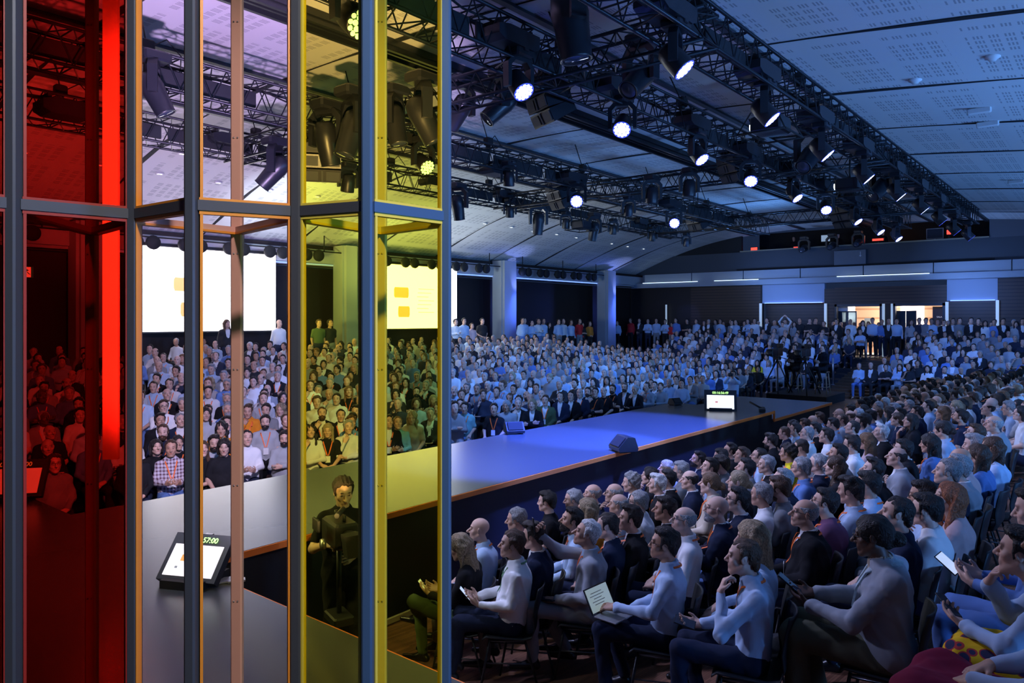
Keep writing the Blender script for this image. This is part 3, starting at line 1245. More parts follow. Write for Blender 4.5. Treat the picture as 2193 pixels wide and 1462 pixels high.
for i, (y0, y1) in enumerate(DY):
    r = empty('door_%d' % (i + 1), (WALLX, (y0 + y1) / 2, RZ), None, None); r['kind'] = 'structure'
    h = (y0 - y1) / 2
    b = MB()
    for s in (-1, 1):
        b.box((-.02, s * (h - .05), (DT - RZ) / 2), (.3, .1, DT - RZ))
    b.box((-.02, 0, DT - RZ - .06), (.3, 2 * h, .12))
    b.build('door_frame', DOORF, r)
    for s in (.98, .55):
        b = MB()
        c = (.35, h * s - .2, 1.15)
        b.box((c[0], c[1] + .2, c[2]), (.06, .05, 2.2)).box((c[0], c[1] - .2, c[2]), (.06, .05, 2.2)).box((c[0], c[1], 2.22), (.06, .42, .06)).box((c[0], c[1], 1.1), (.06, .42, .08))
        lf = b.build('door_leaf', DOORF, r)
        b = MB(); b.box(c, (.012, .36, 2.1)); b.build('glazing', GLASSM, lf)
POSTM = mat('pale_strip', (.6, .7, .75), .4, emit=(.6, .8, 1), es=.35)
for y, z0, z1 in ((15.1, RZ, 3.85), (11.72, RZ, 3.8), (9.0, RZ, 3.75), (8.6, RZ, 3.75), (6.28, RZ, 3.8), (4.3, RZ, 3.85)):
    bw('trim_%d' % k, POSTM, y - .06, y + .06, z0, z1, WALLX - .12, .1); k += 1
LEDB = mat('blue_led', (.1, .2, 1), .5, emit=(.18, .32, 1), es=3)
LEDW = mat('white_led', (.8, .9, 1), .5, emit=(.6, .8, 1), es=2.2)
for y0, y1, z, m in ((14.9, 11.9, 3.86, LEDB), (6.15, 4.4, 3.86, LEDB), (11.0, 6.9, 5.13, LEDW), (22, 18.5, 5.13, LEDW), (2.5, -2, 5.13, LEDB), (17.5, 15.0, 5.13, LEDW)):
    bw('trim_%d' % k, m, y1, y0, z - .012, z + .012, WALLX - .68, .04) if z > 5 else bw('trim_%d' % k, m, y1, y0, z - .015, z + .015, WALLX - .05, .06)
    k += 1
for x0, x1 in ((18.1, 26), (27.1, 34.9), (9.2, 17)):
    b = MB(); b.box(((x0 + x1) / 2, WALLY - .02, 4.99), (x1 - x0, .03, .02)); struct(b.build('trim_%d' % k, LEDB)); k += 1
b = MB(); b.box((WALLX - .2, WALLY - 1.9, 3.1), (.06, .08, 1.5)); struct(b.build('trim_%d' % k, POSTM)); k += 1
# poster in the doorway
r = empty('poster', (WALLX + .75, 6.62, 2.0), 'dark poster with white capital letters inside the right doorway', 'poster')
b = MB(); b.box((0, 0, .55), (.06, .78, 2.1)); b.build('board', mat('poster_dark', (.03, .03, .05), .6), r)


def text(s, size, name, m, parent, M, ext=.004, align='CENTER', font_scale=(1, 1)):
    c = bpy.data.curves.new('t', 'FONT')
    c.body = s; c.size = size; c.extrude = ext; c.align_x = align; c.align_y = 'CENTER'
    o = bpy.data.objects.new('t', c)
    COL.objects.link(o)
    dg = bpy.context.evaluated_depsgraph_get()
    me = bpy.data.meshes.new_from_object(o.evaluated_get(dg))
    bpy.data.objects.remove(o)
    me.transform(Matrix.Diagonal((font_scale[0], font_scale[1], 1, 1)))
    me.transform(M)
    me.materials.clear()
    return link(name, me, m, parent)


FACE_X = Matrix(((0, 0, -1, 0), (-1, 0, 0, 0), (0, 1, 0, 0), (0, 0, 0, 1)))      # text read from -X
FACE_Y = Matrix(((1, 0, 0, 0), (0, 0, -1, 0), (0, 1, 0, 0), (0, 0, 0, 1)))       # text read from -Y
WL = mat('letter_white', (.8, .8, .8), .6, emit=(1, 1, 1), es=.25)
text('NOV', .3, 'lettering', WL, r, Matrix.Translation((-.035, 0, .6)) @ FACE_X)
text('MMI', .3, 'lettering', WL, r, Matrix.Translation((-.035, 0, .26)) @ FACE_X)
text('SALA M', .1, 'lettering', WL, r, Matrix.Translation((-.035, .05, 1.1)) @ FACE_X)
b = MB(); b.box((WALLX + 3.4, 10.5, 2.75), (.05, .45, .6)); tag(b.build('notice_board', mat('notice', (.1, .12, .14), .5)), 'small dark notice board on the lobby wall seen through the left doorway', 'notice board')
b = MB(); b.box((WALLX + 1.9, 10.2, 4.12), (.5, 1.3, .06)); tag(b.build('ceiling_light_panel', mat('lobby_lamp', (1, 1, 1), .5, emit=(1, .95, .9), es=9)), 'white light panel in the lobby ceiling above the left doorway', 'light')

# projection screens on the left wall
SCRM = mat('screen_white', (.9, .9, .9), .6, emit=(.96, 1, .98), es=5)
BLOB = mat('slide_orange', (.9, .5, .2), .6, emit=(.95, .5, .16), es=1.3)
FAINT = mat('slide_cream', (.9, .85, .7), .6, emit=(.98, .93, .8), es=3.5)
for x0, x1, lab in ((9.9, 14.4, 'white projection screen on the wall behind the clear lilac panes'), (18.75, 23.35, 'white projection screen with orange shapes behind the yellow panes')):
    r = empty('projection_screen', ((x0 + x1) / 2, WALLY - .2, 2.62), lab, 'screen', 'wall projection screens')
    w = x1 - x0
    b = MB(); b.box((0, 0, 1.28), (w, .06, 2.56)); b.build('screen_surface', SCRM, r)
    b = MB(); b.box((0, .06, 1.28), (w + .06, .05, 2.64)).box((0, -.01, 2.62), (w + .1, .12, .09)); b.build('screen_frame', BLACKP, r)
    bl = lambda cx, cz, ww, hh: [(cx + ww * px_, cz + hh * pz_) for px_, pz_ in ((-.5, -.3), (-.45, -.5), (.45, -.5), (.5, -.3), (.5, .3), (.45, .5), (-.45, .5), (-.5, .3))]
    for cx, cz, ww, hh in ((-w * .2, 1.45, .78, .42), (-w * .17, .68, .62, .44)):
        b = MB(); b.prism(bl(cx, cz, ww, hh), .032, .04, Matrix(((1, 0, 0, 0), (0, 0, -1, 0), (0, 1, 0, 0), (0, 0, 0, 1)))); b.build('slide_shape', BLOB, r)
    for i in range(7):
        b = MB(); b.box((w * .1 + .1 * (i % 3) * -1, -.033, 1.62 - .16 * i), (.9 - .12 * (i % 3), .004, .05)); b.build('slide_line', FAINT, r)

# round black spotlights on a rail along the left wall
RAIL = [(x0, x1) for x0, x1 in ((.3, 8), (9.1, 17), (18.1, 26), (27.0, 34.8))]
for j, (x0, x1) in enumerate(RAIL):
    b = MB(); b.tube((x0, WALLY - .5, 5.42), (x1, WALLY - .5, 5.42), .022)
    for x in (x0 + .6, (x0 + x1) / 2, x1 - .8):
        b.tube((x, WALLY - .5, 5.42), (x, WALLY - .5, ceil_z(WALLY - .5)), .02)
    tag(b.build('lamp_rail', BLACKM), ['dark pipe rail with round lamps seen through the red pane', 'dark pipe rail above the first projection screen', 'dark pipe rail above the second projection screen', 'dark pipe rail with round lamps between the two blue-lit pillars'][j], 'rail', 'lamp rails')
    for i in range(5):
        for q in (0, .62):
            x = x0 + .5 + (x1 - x0 - 1.2) * i / 4.6 + q * .8
            b = MB()
            b.lathe([(.01, .0), (.2, .0), (.215, .05), (.2, .12), (.1, .2), (.05, .26)], 16, axis_m((x, WALLY - .62, 5.26), (0, 1, 0)))
            b.tube((x, WALLY - .5, 5.28), (x, WALLY - .5, 5.42), .015)
            tag(b.build('round_spotlight', BLACKM), 'round black lamp hanging from the pipe rail by the ' + ['red pane', 'first projection screen', 'second projection screen', 'blue-lit pillars'][j], 'lamp', 'round lamps on rail ' + str(j + 1))

# exit sign
SGN = mat('sign_white', (.9, .9, .9), .5, emit=(.85, 1, 1), es=1.6)
SGG = mat('sign_green', (.01, .2, .12), .5, emit=(.02, .3, .2), es=.5)
r = empty('exit_sign', tuple(on_y(50, 582, WALLY - 2.6)), 'green and white lit exit sign with a running figure by the red pane', 'sign')
s_ = .17
b = MB(); b.box((0, .03, 0), (.42, .05, .26)); b.build('sign_box', SGG, r)
b = MB(); b.box((.06, 0, 0), (.19, .012, .24)); b.build('sign_panel', SGN, r)
b = MB()
Mt = Matrix(((1, 0, 0, .06), (0, 0, -1, -.008), (0, 1, 0, 0), (0, 0, 0, 1)))
for p, q, rr in (((.02, .02), (-.01, .08), .013), ((.0, .0), (-.05, -.09), .01), ((.02, .0), (.05, -.04), .01), ((.05, -.04), (.08, -.05), .009), ((0, .06), (-.05, .02), .008), ((0, .06), (.05, .04), .008)):
    b.tube(Mt @ Vector((*p, 0)), Mt @ Vector((*q, 0)), rr, 6)
b.lathe([(.0, -.004), (.016, -.004), (.016, .004), (0, .004)], 10, Mt @ Matrix.Translation((-.012, .1, 0)))
b.build('running_figure', SGG, r)
b = MB(); b.tube((0, .03, .13), (0, .03, 1.0), .012); b.build('hanger', BLACKM, r)

# small recessed downlights and fittings in the ceiling
DLM = mat('downlight_lit', (1, 1, 1), .4, emit=(.95, 1, 1), es=4)


def ceil_hit(px, py):
    lo, hi = 4., 60.
    for _ in range(50):
        d = (lo + hi) / 2
        t = (px - CX) / F
        y = d * (SA - CA * t)
        z = HC - (py - HY) * d / F
        if z < ceil_z(y): lo = d
        else: hi = d
    return ray(px, lo, HC - (py - HY) * lo / F)


DL = [(342, 371), (467, 390), (577, 406), (679, 420), (390, 328), (1038, 478), (1095, 486), (1142, 495), (1192, 501), (1234, 508), (1310, 521), (1344, 527), (1378, 532), (52, 325), (212, 352), (1700, 365)]
for i, (px, py) in enumerate(DL):
    p = ceil_hit(px, py)
    r = empty('downlight', p, 'small round downlight recessed in the ceiling above the seats across the stage', 'downlight', 'ceiling downlights')
    b = MB()
    b.lathe([(.075, .0), (.105, -.0), (.105, -.03), (.075, -.03), (.075, 0)], 18, None, False); b.build('ring', WHITEP, r)
    for s in (-1, 1):
        b = MB(); b.lathe([(.0, -.028), (.028, -.028), (.028, 0), (0, 0)], 10, Matrix.Translation((s * .036, 0, 0))); b.build('lamp', DLM, r)
    b = MB(); b.lathe([(0, -.006), (.075, -.006), (.075, 0), (0, 0)], 16); b.build('well', BLACKM, r)
for px, py, lab in ((2126, 120, 'white domed smoke detector on the ceiling right of the trusses'), (1960, 170, 'small grey ceiling fitting near the nearer pair of seams')):
    p = ceil_hit(px, py)
    b = MB(); b.lathe([(0, -.08), (.05, -.08), (.07, -.05), (.11, -.03), (.11, .02), (0, .02)], 18, Matrix.Translation(p)); tag(b.build('smoke_detector', WHITEP), lab, 'detector', 'ceiling detectors')
for i, (px, py) in enumerate(((2097, 231), (2115, 260), (2176, 385))):
    p = ceil_hit(px, py)
    b = MB(); b.bbox((p.x, p.y, p.z - .06), (.12, .42, .12), .02); b.box((p.x, p.y, p.z - .01), (.1, .1, .06))
    tag(b.build('emergency_light', WHITEP), ['oblong white ceiling lamp nearer the smoke detector', 'oblong white ceiling lamp just beyond the one by the smoke detector', 'oblong white ceiling lamp at the right edge, far down the hall'][i], 'lamp', 'oblong ceiling lamps')

# ---------------------------------------------------------------- stage
SZ, SX0, SXE, SXS, SYN, SYF = 1.07, 2.86, 19.5, 15.5, 5.64, 8.0
m, nt, N, L, bs = nmat('stage_top')
bs.inputs['Base Color'].default_value = (.075, .085, .095, 1)
bs.inputs['Roughness'].default_value = .27
bs.inputs['Specular IOR Level'].default_value = .38
no = N.new('ShaderNodeTexNoise'); no.inputs['Scale'].default_value = 1.2
tc = N.new('ShaderNodeTexCoord'); L.new(tc.outputs['Object'], no.inputs['Vector'])
mr = N.new('ShaderNodeMapRange'); mr.inputs[3].default_value = .25; mr.inputs[4].default_value = .3
L.new(no.outputs['Fac'], mr.inputs[0])
MATS['stage_top'] = m
r = empty('stage', (SX0, SYN, 0), 'long dark glossy stage catwalk with orange edging running into the hall', 'stage')
off = Vector((-SX0, -SYN, 0))
b = MB()
b.box(Vector((-3.1, 3.5, SZ - .03)) + off, (2 * (SX0 + 3.1), 21, .06))
b.box(Vector(((SX0 + SXS) / 2, (SYN + SYF) / 2, SZ - .03)) + off, (SXS - SX0, SYF - SYN, .0598))
b.build('deck', m, r)
b = MB()
b.box(Vector(((SXS + SXE) / 2, (SYN + SYF) / 2, SZ - .2)) + off, (SXE - SXS, SYF - SYN, .06))
b.build('lower_deck', m, r)
SK = mat('stage_skirt', (.008, .009, .011), .65)
b = MB()
b.box(Vector((-3.1, 3.5, .505)) + off, (2 * (SX0 + 3.1) - .08, 20.9, 1.0))
b.box(Vector(((SX0 + SXS) / 2, (SYN + SYF) / 2, .5)) + off, (SXS - SX0, SYF - SYN - .08, 1.0))
b.box(Vector(((SXS + SXE) / 2, (SYN + SYF) / 2, .42)) + off, (SXE - SXS - .04, SYF - SYN - .08, .83))
b.build('skirt', SK, r)
z = SZ - .035
for p, q in (((SX0, -7, z), (SX0, SYN, z)), ((SX0, SYN, z), (SXS, SYN, z)), ((SXS, SYN, z - .17), (SXE, SYN, z - .17)), ((SXE, SYN, z - .17), (SXE, SYF, z - .17)),
             ((SX0, SYF, z), (SXS, SYF, z)), ((SX0, SYF, z), (SX0, 14, z))):
    b = MB()
    c = (Vector(p) + Vector(q)) / 2
    d = Vector(q) - Vector(p)
    b.box(c + off + Vector((.005 if abs(d.y) > 1 else 0, 0 if abs(d.y) > 1 else (-.005 if p[1] < 7 else .005), .004)), (abs(d.x) + .02, abs(d.y) + .02, .055 if p[1] < 7 else .03))
    b.build('edge_strip', ORANGE, r)
b = MB(); b.box(Vector((SXS, SYN - .005, SZ - .1)) + off, (.05, .03, .2)); b.build('edge_strip', ORANGE, r)
b = MB(); b.box(Vector(((SX0 + SXS) / 2, SYN - .1, .04)) + off, (SXS - SX0, .03, .05)); b.build('kick_strip', mat('pale_kick', (.4, .35, .3), .6), r)


def wedge(px, py, rz, lab, s=1., z=SZ):
    p = at(px, py, z)
    r = empty('stage_monitor_wedge', p, lab, 'loudspeaker', 'stage monitor wedges', rz)
    b = MB(); b.prism([(-.24 * s, .02), (.24 * s, .02), (.26 * s, .12 * s), (.02 * s, .38 * s), (-.17 * s, .36 * s), (-.26 * s, .1 * s)], -.3 * s, .3 * s, Matrix(((1, 0, 0, 0), (0, 0, -1, 0), (0, 1, 0, 0), (0, 0, 0, 1)))); b.build('cabinet', BLACKP, r)
    b = MB()
    Mg = axis_m((.15 * s, 0, .255 * s), (.26, 0, .24))
    b.box((0, 0, .008), (.34 * s, .52 * s, .012), M=None) if False else b.add([Mg @ Vector(v) for v in ((-.25 * s, -.15 * s, .004), (.25 * s, -.15 * s, .004), (.25 * s, .15 * s, .004), (-.25 * s, .15 * s, .004), (-.24 * s, -.14 * s, .012), (.24 * s, -.14 * s, .012), (.24 * s, .14 * s, .012), (-.24 * s, .14 * s, .012))], [(4, 5, 6, 7), (0, 1, 5, 4), (1, 2, 6, 5), (2, 3, 7, 6), (3, 0, 4, 7)])
    b.build('grille', BLACKM, r)
    b = MB(); b.box((-.215 * s, 0, .24 * s), (.05, .16, .03)); b.build('handle', STEEL, r)
    for q in (-.22, .22):
        b = MB(); b.box((.0, q * s, .01), (.4 * s, .03, .02)); b.build('rubber_foot', BLACKM, r)


wedge(1335, 966, 2.55, 'black monitor wedge standing by the near orange edge of the blue stage', .6)
wedge(1101, 928, -2.2, 'black monitor wedge at the far stage edge near the glass screen', .52)
wedge(1446, 867, -1.9, 'dark monitor box at the far stage edge beside the confidence screen', .42)
b = MB()
p = at(1632, 880, SZ)
b.box(p + Vector((0, 0, .04)), (.5, .12, .05), .4).tube(p + Vector((0, 0, .05)), p + Vector((.1, .3, .16)), .02)
tag(b.build('microphone_stand_base', BLACKM), 'low dark stand lying on the far end of the stage', 'stand')

GRN = mat('timer_green', (.2, .9, .3), .5, emit=(.5, 1, .25), es=2.2)
SCR2 = mat('monitor_white', (.9, .9, .95), .4, emit=(.97, .98, 1), es=.95)


def confidence(loc, rz, w, h, tilt, lab, timer, shapes, pole=.0):
    r = empty('confidence_monitor', loc, lab, 'monitor', 'stage confidence monitors', rz)
    T = Matrix.Translation((0, 0, pole)) @ Matrix.Rotation(-tilt, 4, 'X')      # local: faces -Y, leans back
    bx = lambda b, c, s: b.box(T @ Vector(c), s, M=T)
    b = MB(); bx(b, (0, .03, h / 2), (w, .06, h)); b.build('casing', BLACKP, r)
    b = MB(); bx(b, (0, -.003, h * .42), (w * .84, .006, h * .66)); b.build('display', SCR2, r)
    for cx, cz, ww, hh, m in shapes:
        b = MB(); bx(b, (w * cx, -.008, h * cz), (w * ww, .004, h * hh)); b.build('slide_shape', m, r)
    text(timer, h * .16, 'timer_digits', GRN, r, T @ Matrix.Translation((0, -.006, h * .86)) @ FACE_Y, .002)
    b = MB(); b.box((0, .12, .03), (w * .7, .34, .06)).box(T @ Vector((0, .1, .04)), (w * .5, .1, .12), M=T); b.build('base', BLACKM, r)
    b = MB(); b.box((0, .28, .16), (.06, .04, .3)); b.build('rear_strut', STEEL, r)
    return r


OB2 = mat('monitor_orange', (.9, .4, .1), .5, emit=(.95, .42, .08), es=.8)
RB2 = mat('monitor_red', (.8, .3, .3), .5, emit=(.85, .35, .35), es=.7)
GB2 = mat('monitor_grey', (.3, .35, .4), .5, emit=(.3, .36, .4), es=.5)
p = at(1541, 880, SZ)
confidence(p + Vector((.05, 0, 0)), math.radians(-63), .66, .44, .22, 'glowing white confidence monitor with green timer at the far end of the stage', '00:16:56:49', [(-.12, .42, .08, .08, RB2)])
p = at(392, 1262, SZ)
confidence(p + Vector((.02, .02, 0)), math.radians(-64), .48, .36, .72, 'tilted confidence monitor on the stage corner behind the clear panes', '00:16:57:00', [(-.15, .46, .13, .13, OB2), (-.24, .26, .04, .04, GB2)], .05)
p = at(18, 1075, SZ)
confidence(p, math.radians(-38), .62, .42, .55, 'confidence monitor on the stage behind the red pane', '00:16:57:00', [], .05)
b = MB()
p = at(478, 1245, SZ)
b.box(p + Vector((0, 0, .01)), (.24, .1, .012), -.5).box(p + Vector((.06, -.08, .012)), (.12, .06, .012), -.5)
tag(b.build('floor_plate', mat('aluminium_plate', (.6, .62, .62), .35, .6)), 'pale metal plate lying by the tilted monitor on the stage corner', 'plate')

# ---------------------------------------------------------------- coloured glass screen on the main stage
def camspace(px, d):
    return ray(px, d, 0)


GP = {'z': (-62, 2.3), 'a': (31, 2.38), 'b': (288, 2.62), 'c': (412, 2.40), 'd': (636, 2.55), 'e': (788, 2.43), 'f': (955, 2.68), 'p0': (197, 2.98), 'p1': (508, 2.95), 'p2': (816, 2.95), 'pz': (-40, 2.9)}
GPOS = {q: camspace(*v) for q, v in GP.items()}
base = GPOS['c'].copy(); base.z = SZ
gs = empty('folding_glass_screen', base, 'folding screen of red, clear lilac and yellow glass in slate-blue metal frames', 'glass screen')
G0 = GPOS['c']
GTOP, GBAR = 5.4, HC + 233 / F * 2.40
FRM = mat('slate_frame', (.07, .078, .1), .45, .2)
FRB = mat('blue_lit_frame', (.06, .13, .27), .45, .2)  # slate frame again, with blue light put into its colour
POSTB = mat('tan_reflection_post', (.75, .42, .3), .5)  # pale post with the pane's orange reflection put into its colour
POSTR = mat('pale_post', (.75, .72, .66), .5)
GASK = mat('orange_gasket', (.85, .3, .03), .45)
GASY = mat('yellow_gasket', (.8, .65, .08), .45)
GASR = mat('red_gasket', (.35, .02, .01), .5)
PW = .042
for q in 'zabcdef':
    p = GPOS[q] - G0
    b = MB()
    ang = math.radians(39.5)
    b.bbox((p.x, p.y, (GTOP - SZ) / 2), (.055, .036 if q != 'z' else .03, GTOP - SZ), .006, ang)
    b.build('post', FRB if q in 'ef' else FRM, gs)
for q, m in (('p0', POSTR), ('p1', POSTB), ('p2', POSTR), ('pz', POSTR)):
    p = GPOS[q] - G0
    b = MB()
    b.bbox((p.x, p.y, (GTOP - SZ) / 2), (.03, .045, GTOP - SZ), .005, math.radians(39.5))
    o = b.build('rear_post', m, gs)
    b = MB()
    nrm = Vector((-CA, -SA, 0)); rt = Vector((SA, -CA, 0))
    for kz in range(9):
        zz = .35 + kz * .46
        for s in (-1, 1):
            c = Vector((p.x, p.y, zz)) + nrm * .0155 + rt * (s * .0075)
            b.lathe([(0, 0), (.0035, 0), (.0025, .003), (0, .003)], 8, axis_m(c, nrm))
    b.build('screw', STEEL, o)


def bar(q1, q2, z, h, w, m, name, ins=0.):
    p, q = GPOS[q1] - G0, GPOS[q2] - G0
    d = q - p
    b = MB()
    c = (p + q) / 2
    b.box((c.x, c.y, z - SZ), (d.length - ins, w, h), math.atan2(d.y, d.x))
    return b.build(name, m, gs)


PAN = [('z', 'a', 'red'), ('a', 'b', 'red'), ('b', 'c', 'lilac'), ('c', 'd', 'lilac'), ('d', 'e', 'yellow'), ('e', 'f', 'yellow')]
BH2 = .034
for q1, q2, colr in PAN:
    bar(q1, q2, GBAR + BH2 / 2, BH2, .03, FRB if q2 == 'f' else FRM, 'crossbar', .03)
    gm = {'red': GASR, 'lilac': GASK, 'yellow': GASY}[colr]
    bar(q1, q2, GBAR - .006, .012, .022, gm, 'gasket', .04)
    bar(q1, q2, GBAR + BH2 + .004, .009, .022, gm, 'gasket', .04)
    p, q = GPOS[q1] - G0, GPOS[q2] - G0
    d = (q - p).normalized()
    for c in (p + d * .027, q - d * .027):
        b = MB(); b.box((c.x, c.y, (GTOP - SZ) / 2), (.009, .02, GTOP - SZ), math.atan2(d.y, d.x)); b.build('gasket', gm, gs)
    for z0, z1 in ((SZ + .03, GBAR - .012), (GBAR + BH2 + .008, GTOP)):
        b = MB()
        c = (p + q) / 2
        b.box((c.x, c.y, (z0 + z1) / 2 - SZ), ((q - p).length - .05, .006, z1 - z0), math.atan2(d.y, d.x))
        b.build('glass_pane', MATS[colr + '_glass'], gs)
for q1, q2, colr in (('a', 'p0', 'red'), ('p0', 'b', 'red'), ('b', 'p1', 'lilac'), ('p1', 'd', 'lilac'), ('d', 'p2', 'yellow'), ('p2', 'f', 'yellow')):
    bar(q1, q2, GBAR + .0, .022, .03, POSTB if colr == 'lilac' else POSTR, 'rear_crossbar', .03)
    bar(q1, q2, GBAR - .014, .008, .034, {'red': GASR, 'lilac': GASK, 'yellow': GASY}[colr], 'gasket', .03)
# strip behind the red pane, its orange glow put into the material
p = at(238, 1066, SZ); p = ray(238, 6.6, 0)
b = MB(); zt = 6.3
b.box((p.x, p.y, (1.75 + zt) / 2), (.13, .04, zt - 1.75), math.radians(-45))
tag(b.build('orange_glow_strip', mat('strip_orange_glow', (.9, .3, .1), .7, emit=(.9, .3, .06), es=.24)), 'tall narrow lit orange banner hanging behind the red pane', 'banner')
# ---------------------------------------------------------------- lighting rig
TR = mat('truss_black', (.02, .023, .03), .38, .4)
TRP = mat('truss_panel', (.018, .02, .025), .7)


def truss(p, q, w, h, lab, bay=.5, panel=True, hang=None):
    """box truss from p to q (centre line), four chords and a zig-zag lattice"""
    p, q = Vector(p), Vector(q)
    L_ = (q - p).length
    r = empty('lighting_truss', p, lab, 'truss', 'ceiling lighting trusses', math.atan2(q.y - p.y, q.x - p.x))
    for sy in (-1, 1):
        for sz in (-1, 1):
            b = MB(); b.tube((0, sy * w / 2, sz * h / 2), (L_, sy * w / 2, sz * h / 2), .026, 8); b.build('chord', TR, r)
    b = MB()
    nb = int(L_ / bay)
    for i in range(nb):
        x0, x1 = i * bay, (i + 1) * bay
        xm = (x0 + x1) / 2
        for sy in (-1, 1):
            b.tube((x0, sy * w / 2, -h / 2), (xm, sy * w / 2, h / 2), .011, 5, cap=False).tube((xm, sy * w / 2, h / 2), (x1, sy * w / 2, -h / 2), .011, 5, cap=False)
        for sz in (-1, 1):
            b.tube((x0, -w / 2, sz * h / 2), (xm, w / 2, sz * h / 2), .011, 5, cap=False).tube((xm, w / 2, sz * h / 2), (x1, -w / 2, sz * h / 2), .011, 5, cap=False)
            b.tube((x0, -w / 2, sz * h / 2), (x0, w / 2, sz * h / 2), .013, 5, cap=False)
    b.build('lattice', TR, r)
    if panel:
        for i in range(int(L_ / 2)):
            if (i * 7 + int(L_)) % 5 < 4:
                b = MB(); b.bbox((i * 2 + .95, -w * .12, -h * .05), (1.86, .05, h * .5), .01); b.build('cable_tray', TRP, r)
        b = MB()
        rr = random.Random(int(L_ * 10) + int(p.y * 10))
        for sy in (-.2, .25):
            pts = [(x, sy * w + rr.uniform(-.03, .03), h * .36 + rr.uniform(-.05, .05)) for x in np.arange(.1, L_, .45)]
            b.path(pts, .016, 5)
        b.build('cable', BLACKM, r)
    return r


TRUSSES = {'near': (4.25, -1, 31.5), 'mid': (6.45, -1, 31.5), 'far': (11.35, -1, 30), 'farthest': (14.75, -1, 29)}
TL = {'near': 'long black box truss nearest the bare right side of the ceiling', 'mid': 'long black box truss above the catwalk, second from the bare ceiling side',
      'far': 'long black box truss beyond the dark ceiling rail, over the seats across the stage', 'farthest': 'black box truss nearest the screen wall, farthest from the bare ceiling side'}
TZ = 6.72
for q, (y, x0, x1) in TRUSSES.items():
    truss((x0, y, TZ), (x1, y, TZ), .52, .52, TL[q])
    for x in np.arange(x0 + 2.2, x1, 3.9):
        b = MB(); zc = ceil_z(y + .3)
        b.tube((x, y, TZ + .27), (x, y, TZ + .45), .06, 8).tube((x, y, TZ + .4), (x, y + .25, zc), .012, 6).bbox((x, y, TZ + .4), (.2, .16, .18), .02).path([(x + .05, y, TZ + .4), (x + .35, y + .1, TZ + .62), (x + .6, y + .1, TZ + .4)], .01, 5)
        tag(b.build('chain_hoist', BLACKM), 'black chain hoist holding up the ' + {'near': 'truss nearest the bare ceiling', 'mid': 'truss over the catwalk', 'far': 'truss beyond the ceiling rail', 'farthest': 'truss nearest the screen wall'}[q], 'hoist', 'hoists on ' + q + ' truss')
for x, a, lab in ((8.6, 'first', 'cross truss joining the long trusses above the near part of the stage'), (17.5, 'second', 'cross truss spanning the rig above the middle of the hall'), (26.5, 'third', 'cross truss at the far end of the rig in front of the control booth')):
    truss((x, 3.9, TZ - .12), (x, 15, TZ - .12), .4, .4, lab, .5, False)


LENS = mat('lens_lit', (.8, .85, 1), .2, emit=(.62, .7, 1), es=14)
LENSW = mat('lens_white', (.8, .9, 1), .2, emit=(.9, 1, 1), es=9)
LENSG = mat('lens_green', (.5, 1, .8), .2, emit=(.55, 1, .8), es=3)
LENSD = mat('lens_dark', (.05, .06, .09), .08, .2)
HALO = mat('lens_blue_halo', (.02, .03, .3), .3, emit=(.06, .1, 1), es=1.2)  # glowing ring that imitates the blue halo round a lit lens
HEADM = mat('fixture_black', (.017, .019, .026), .36, bump=.04)
NLAMP = 0


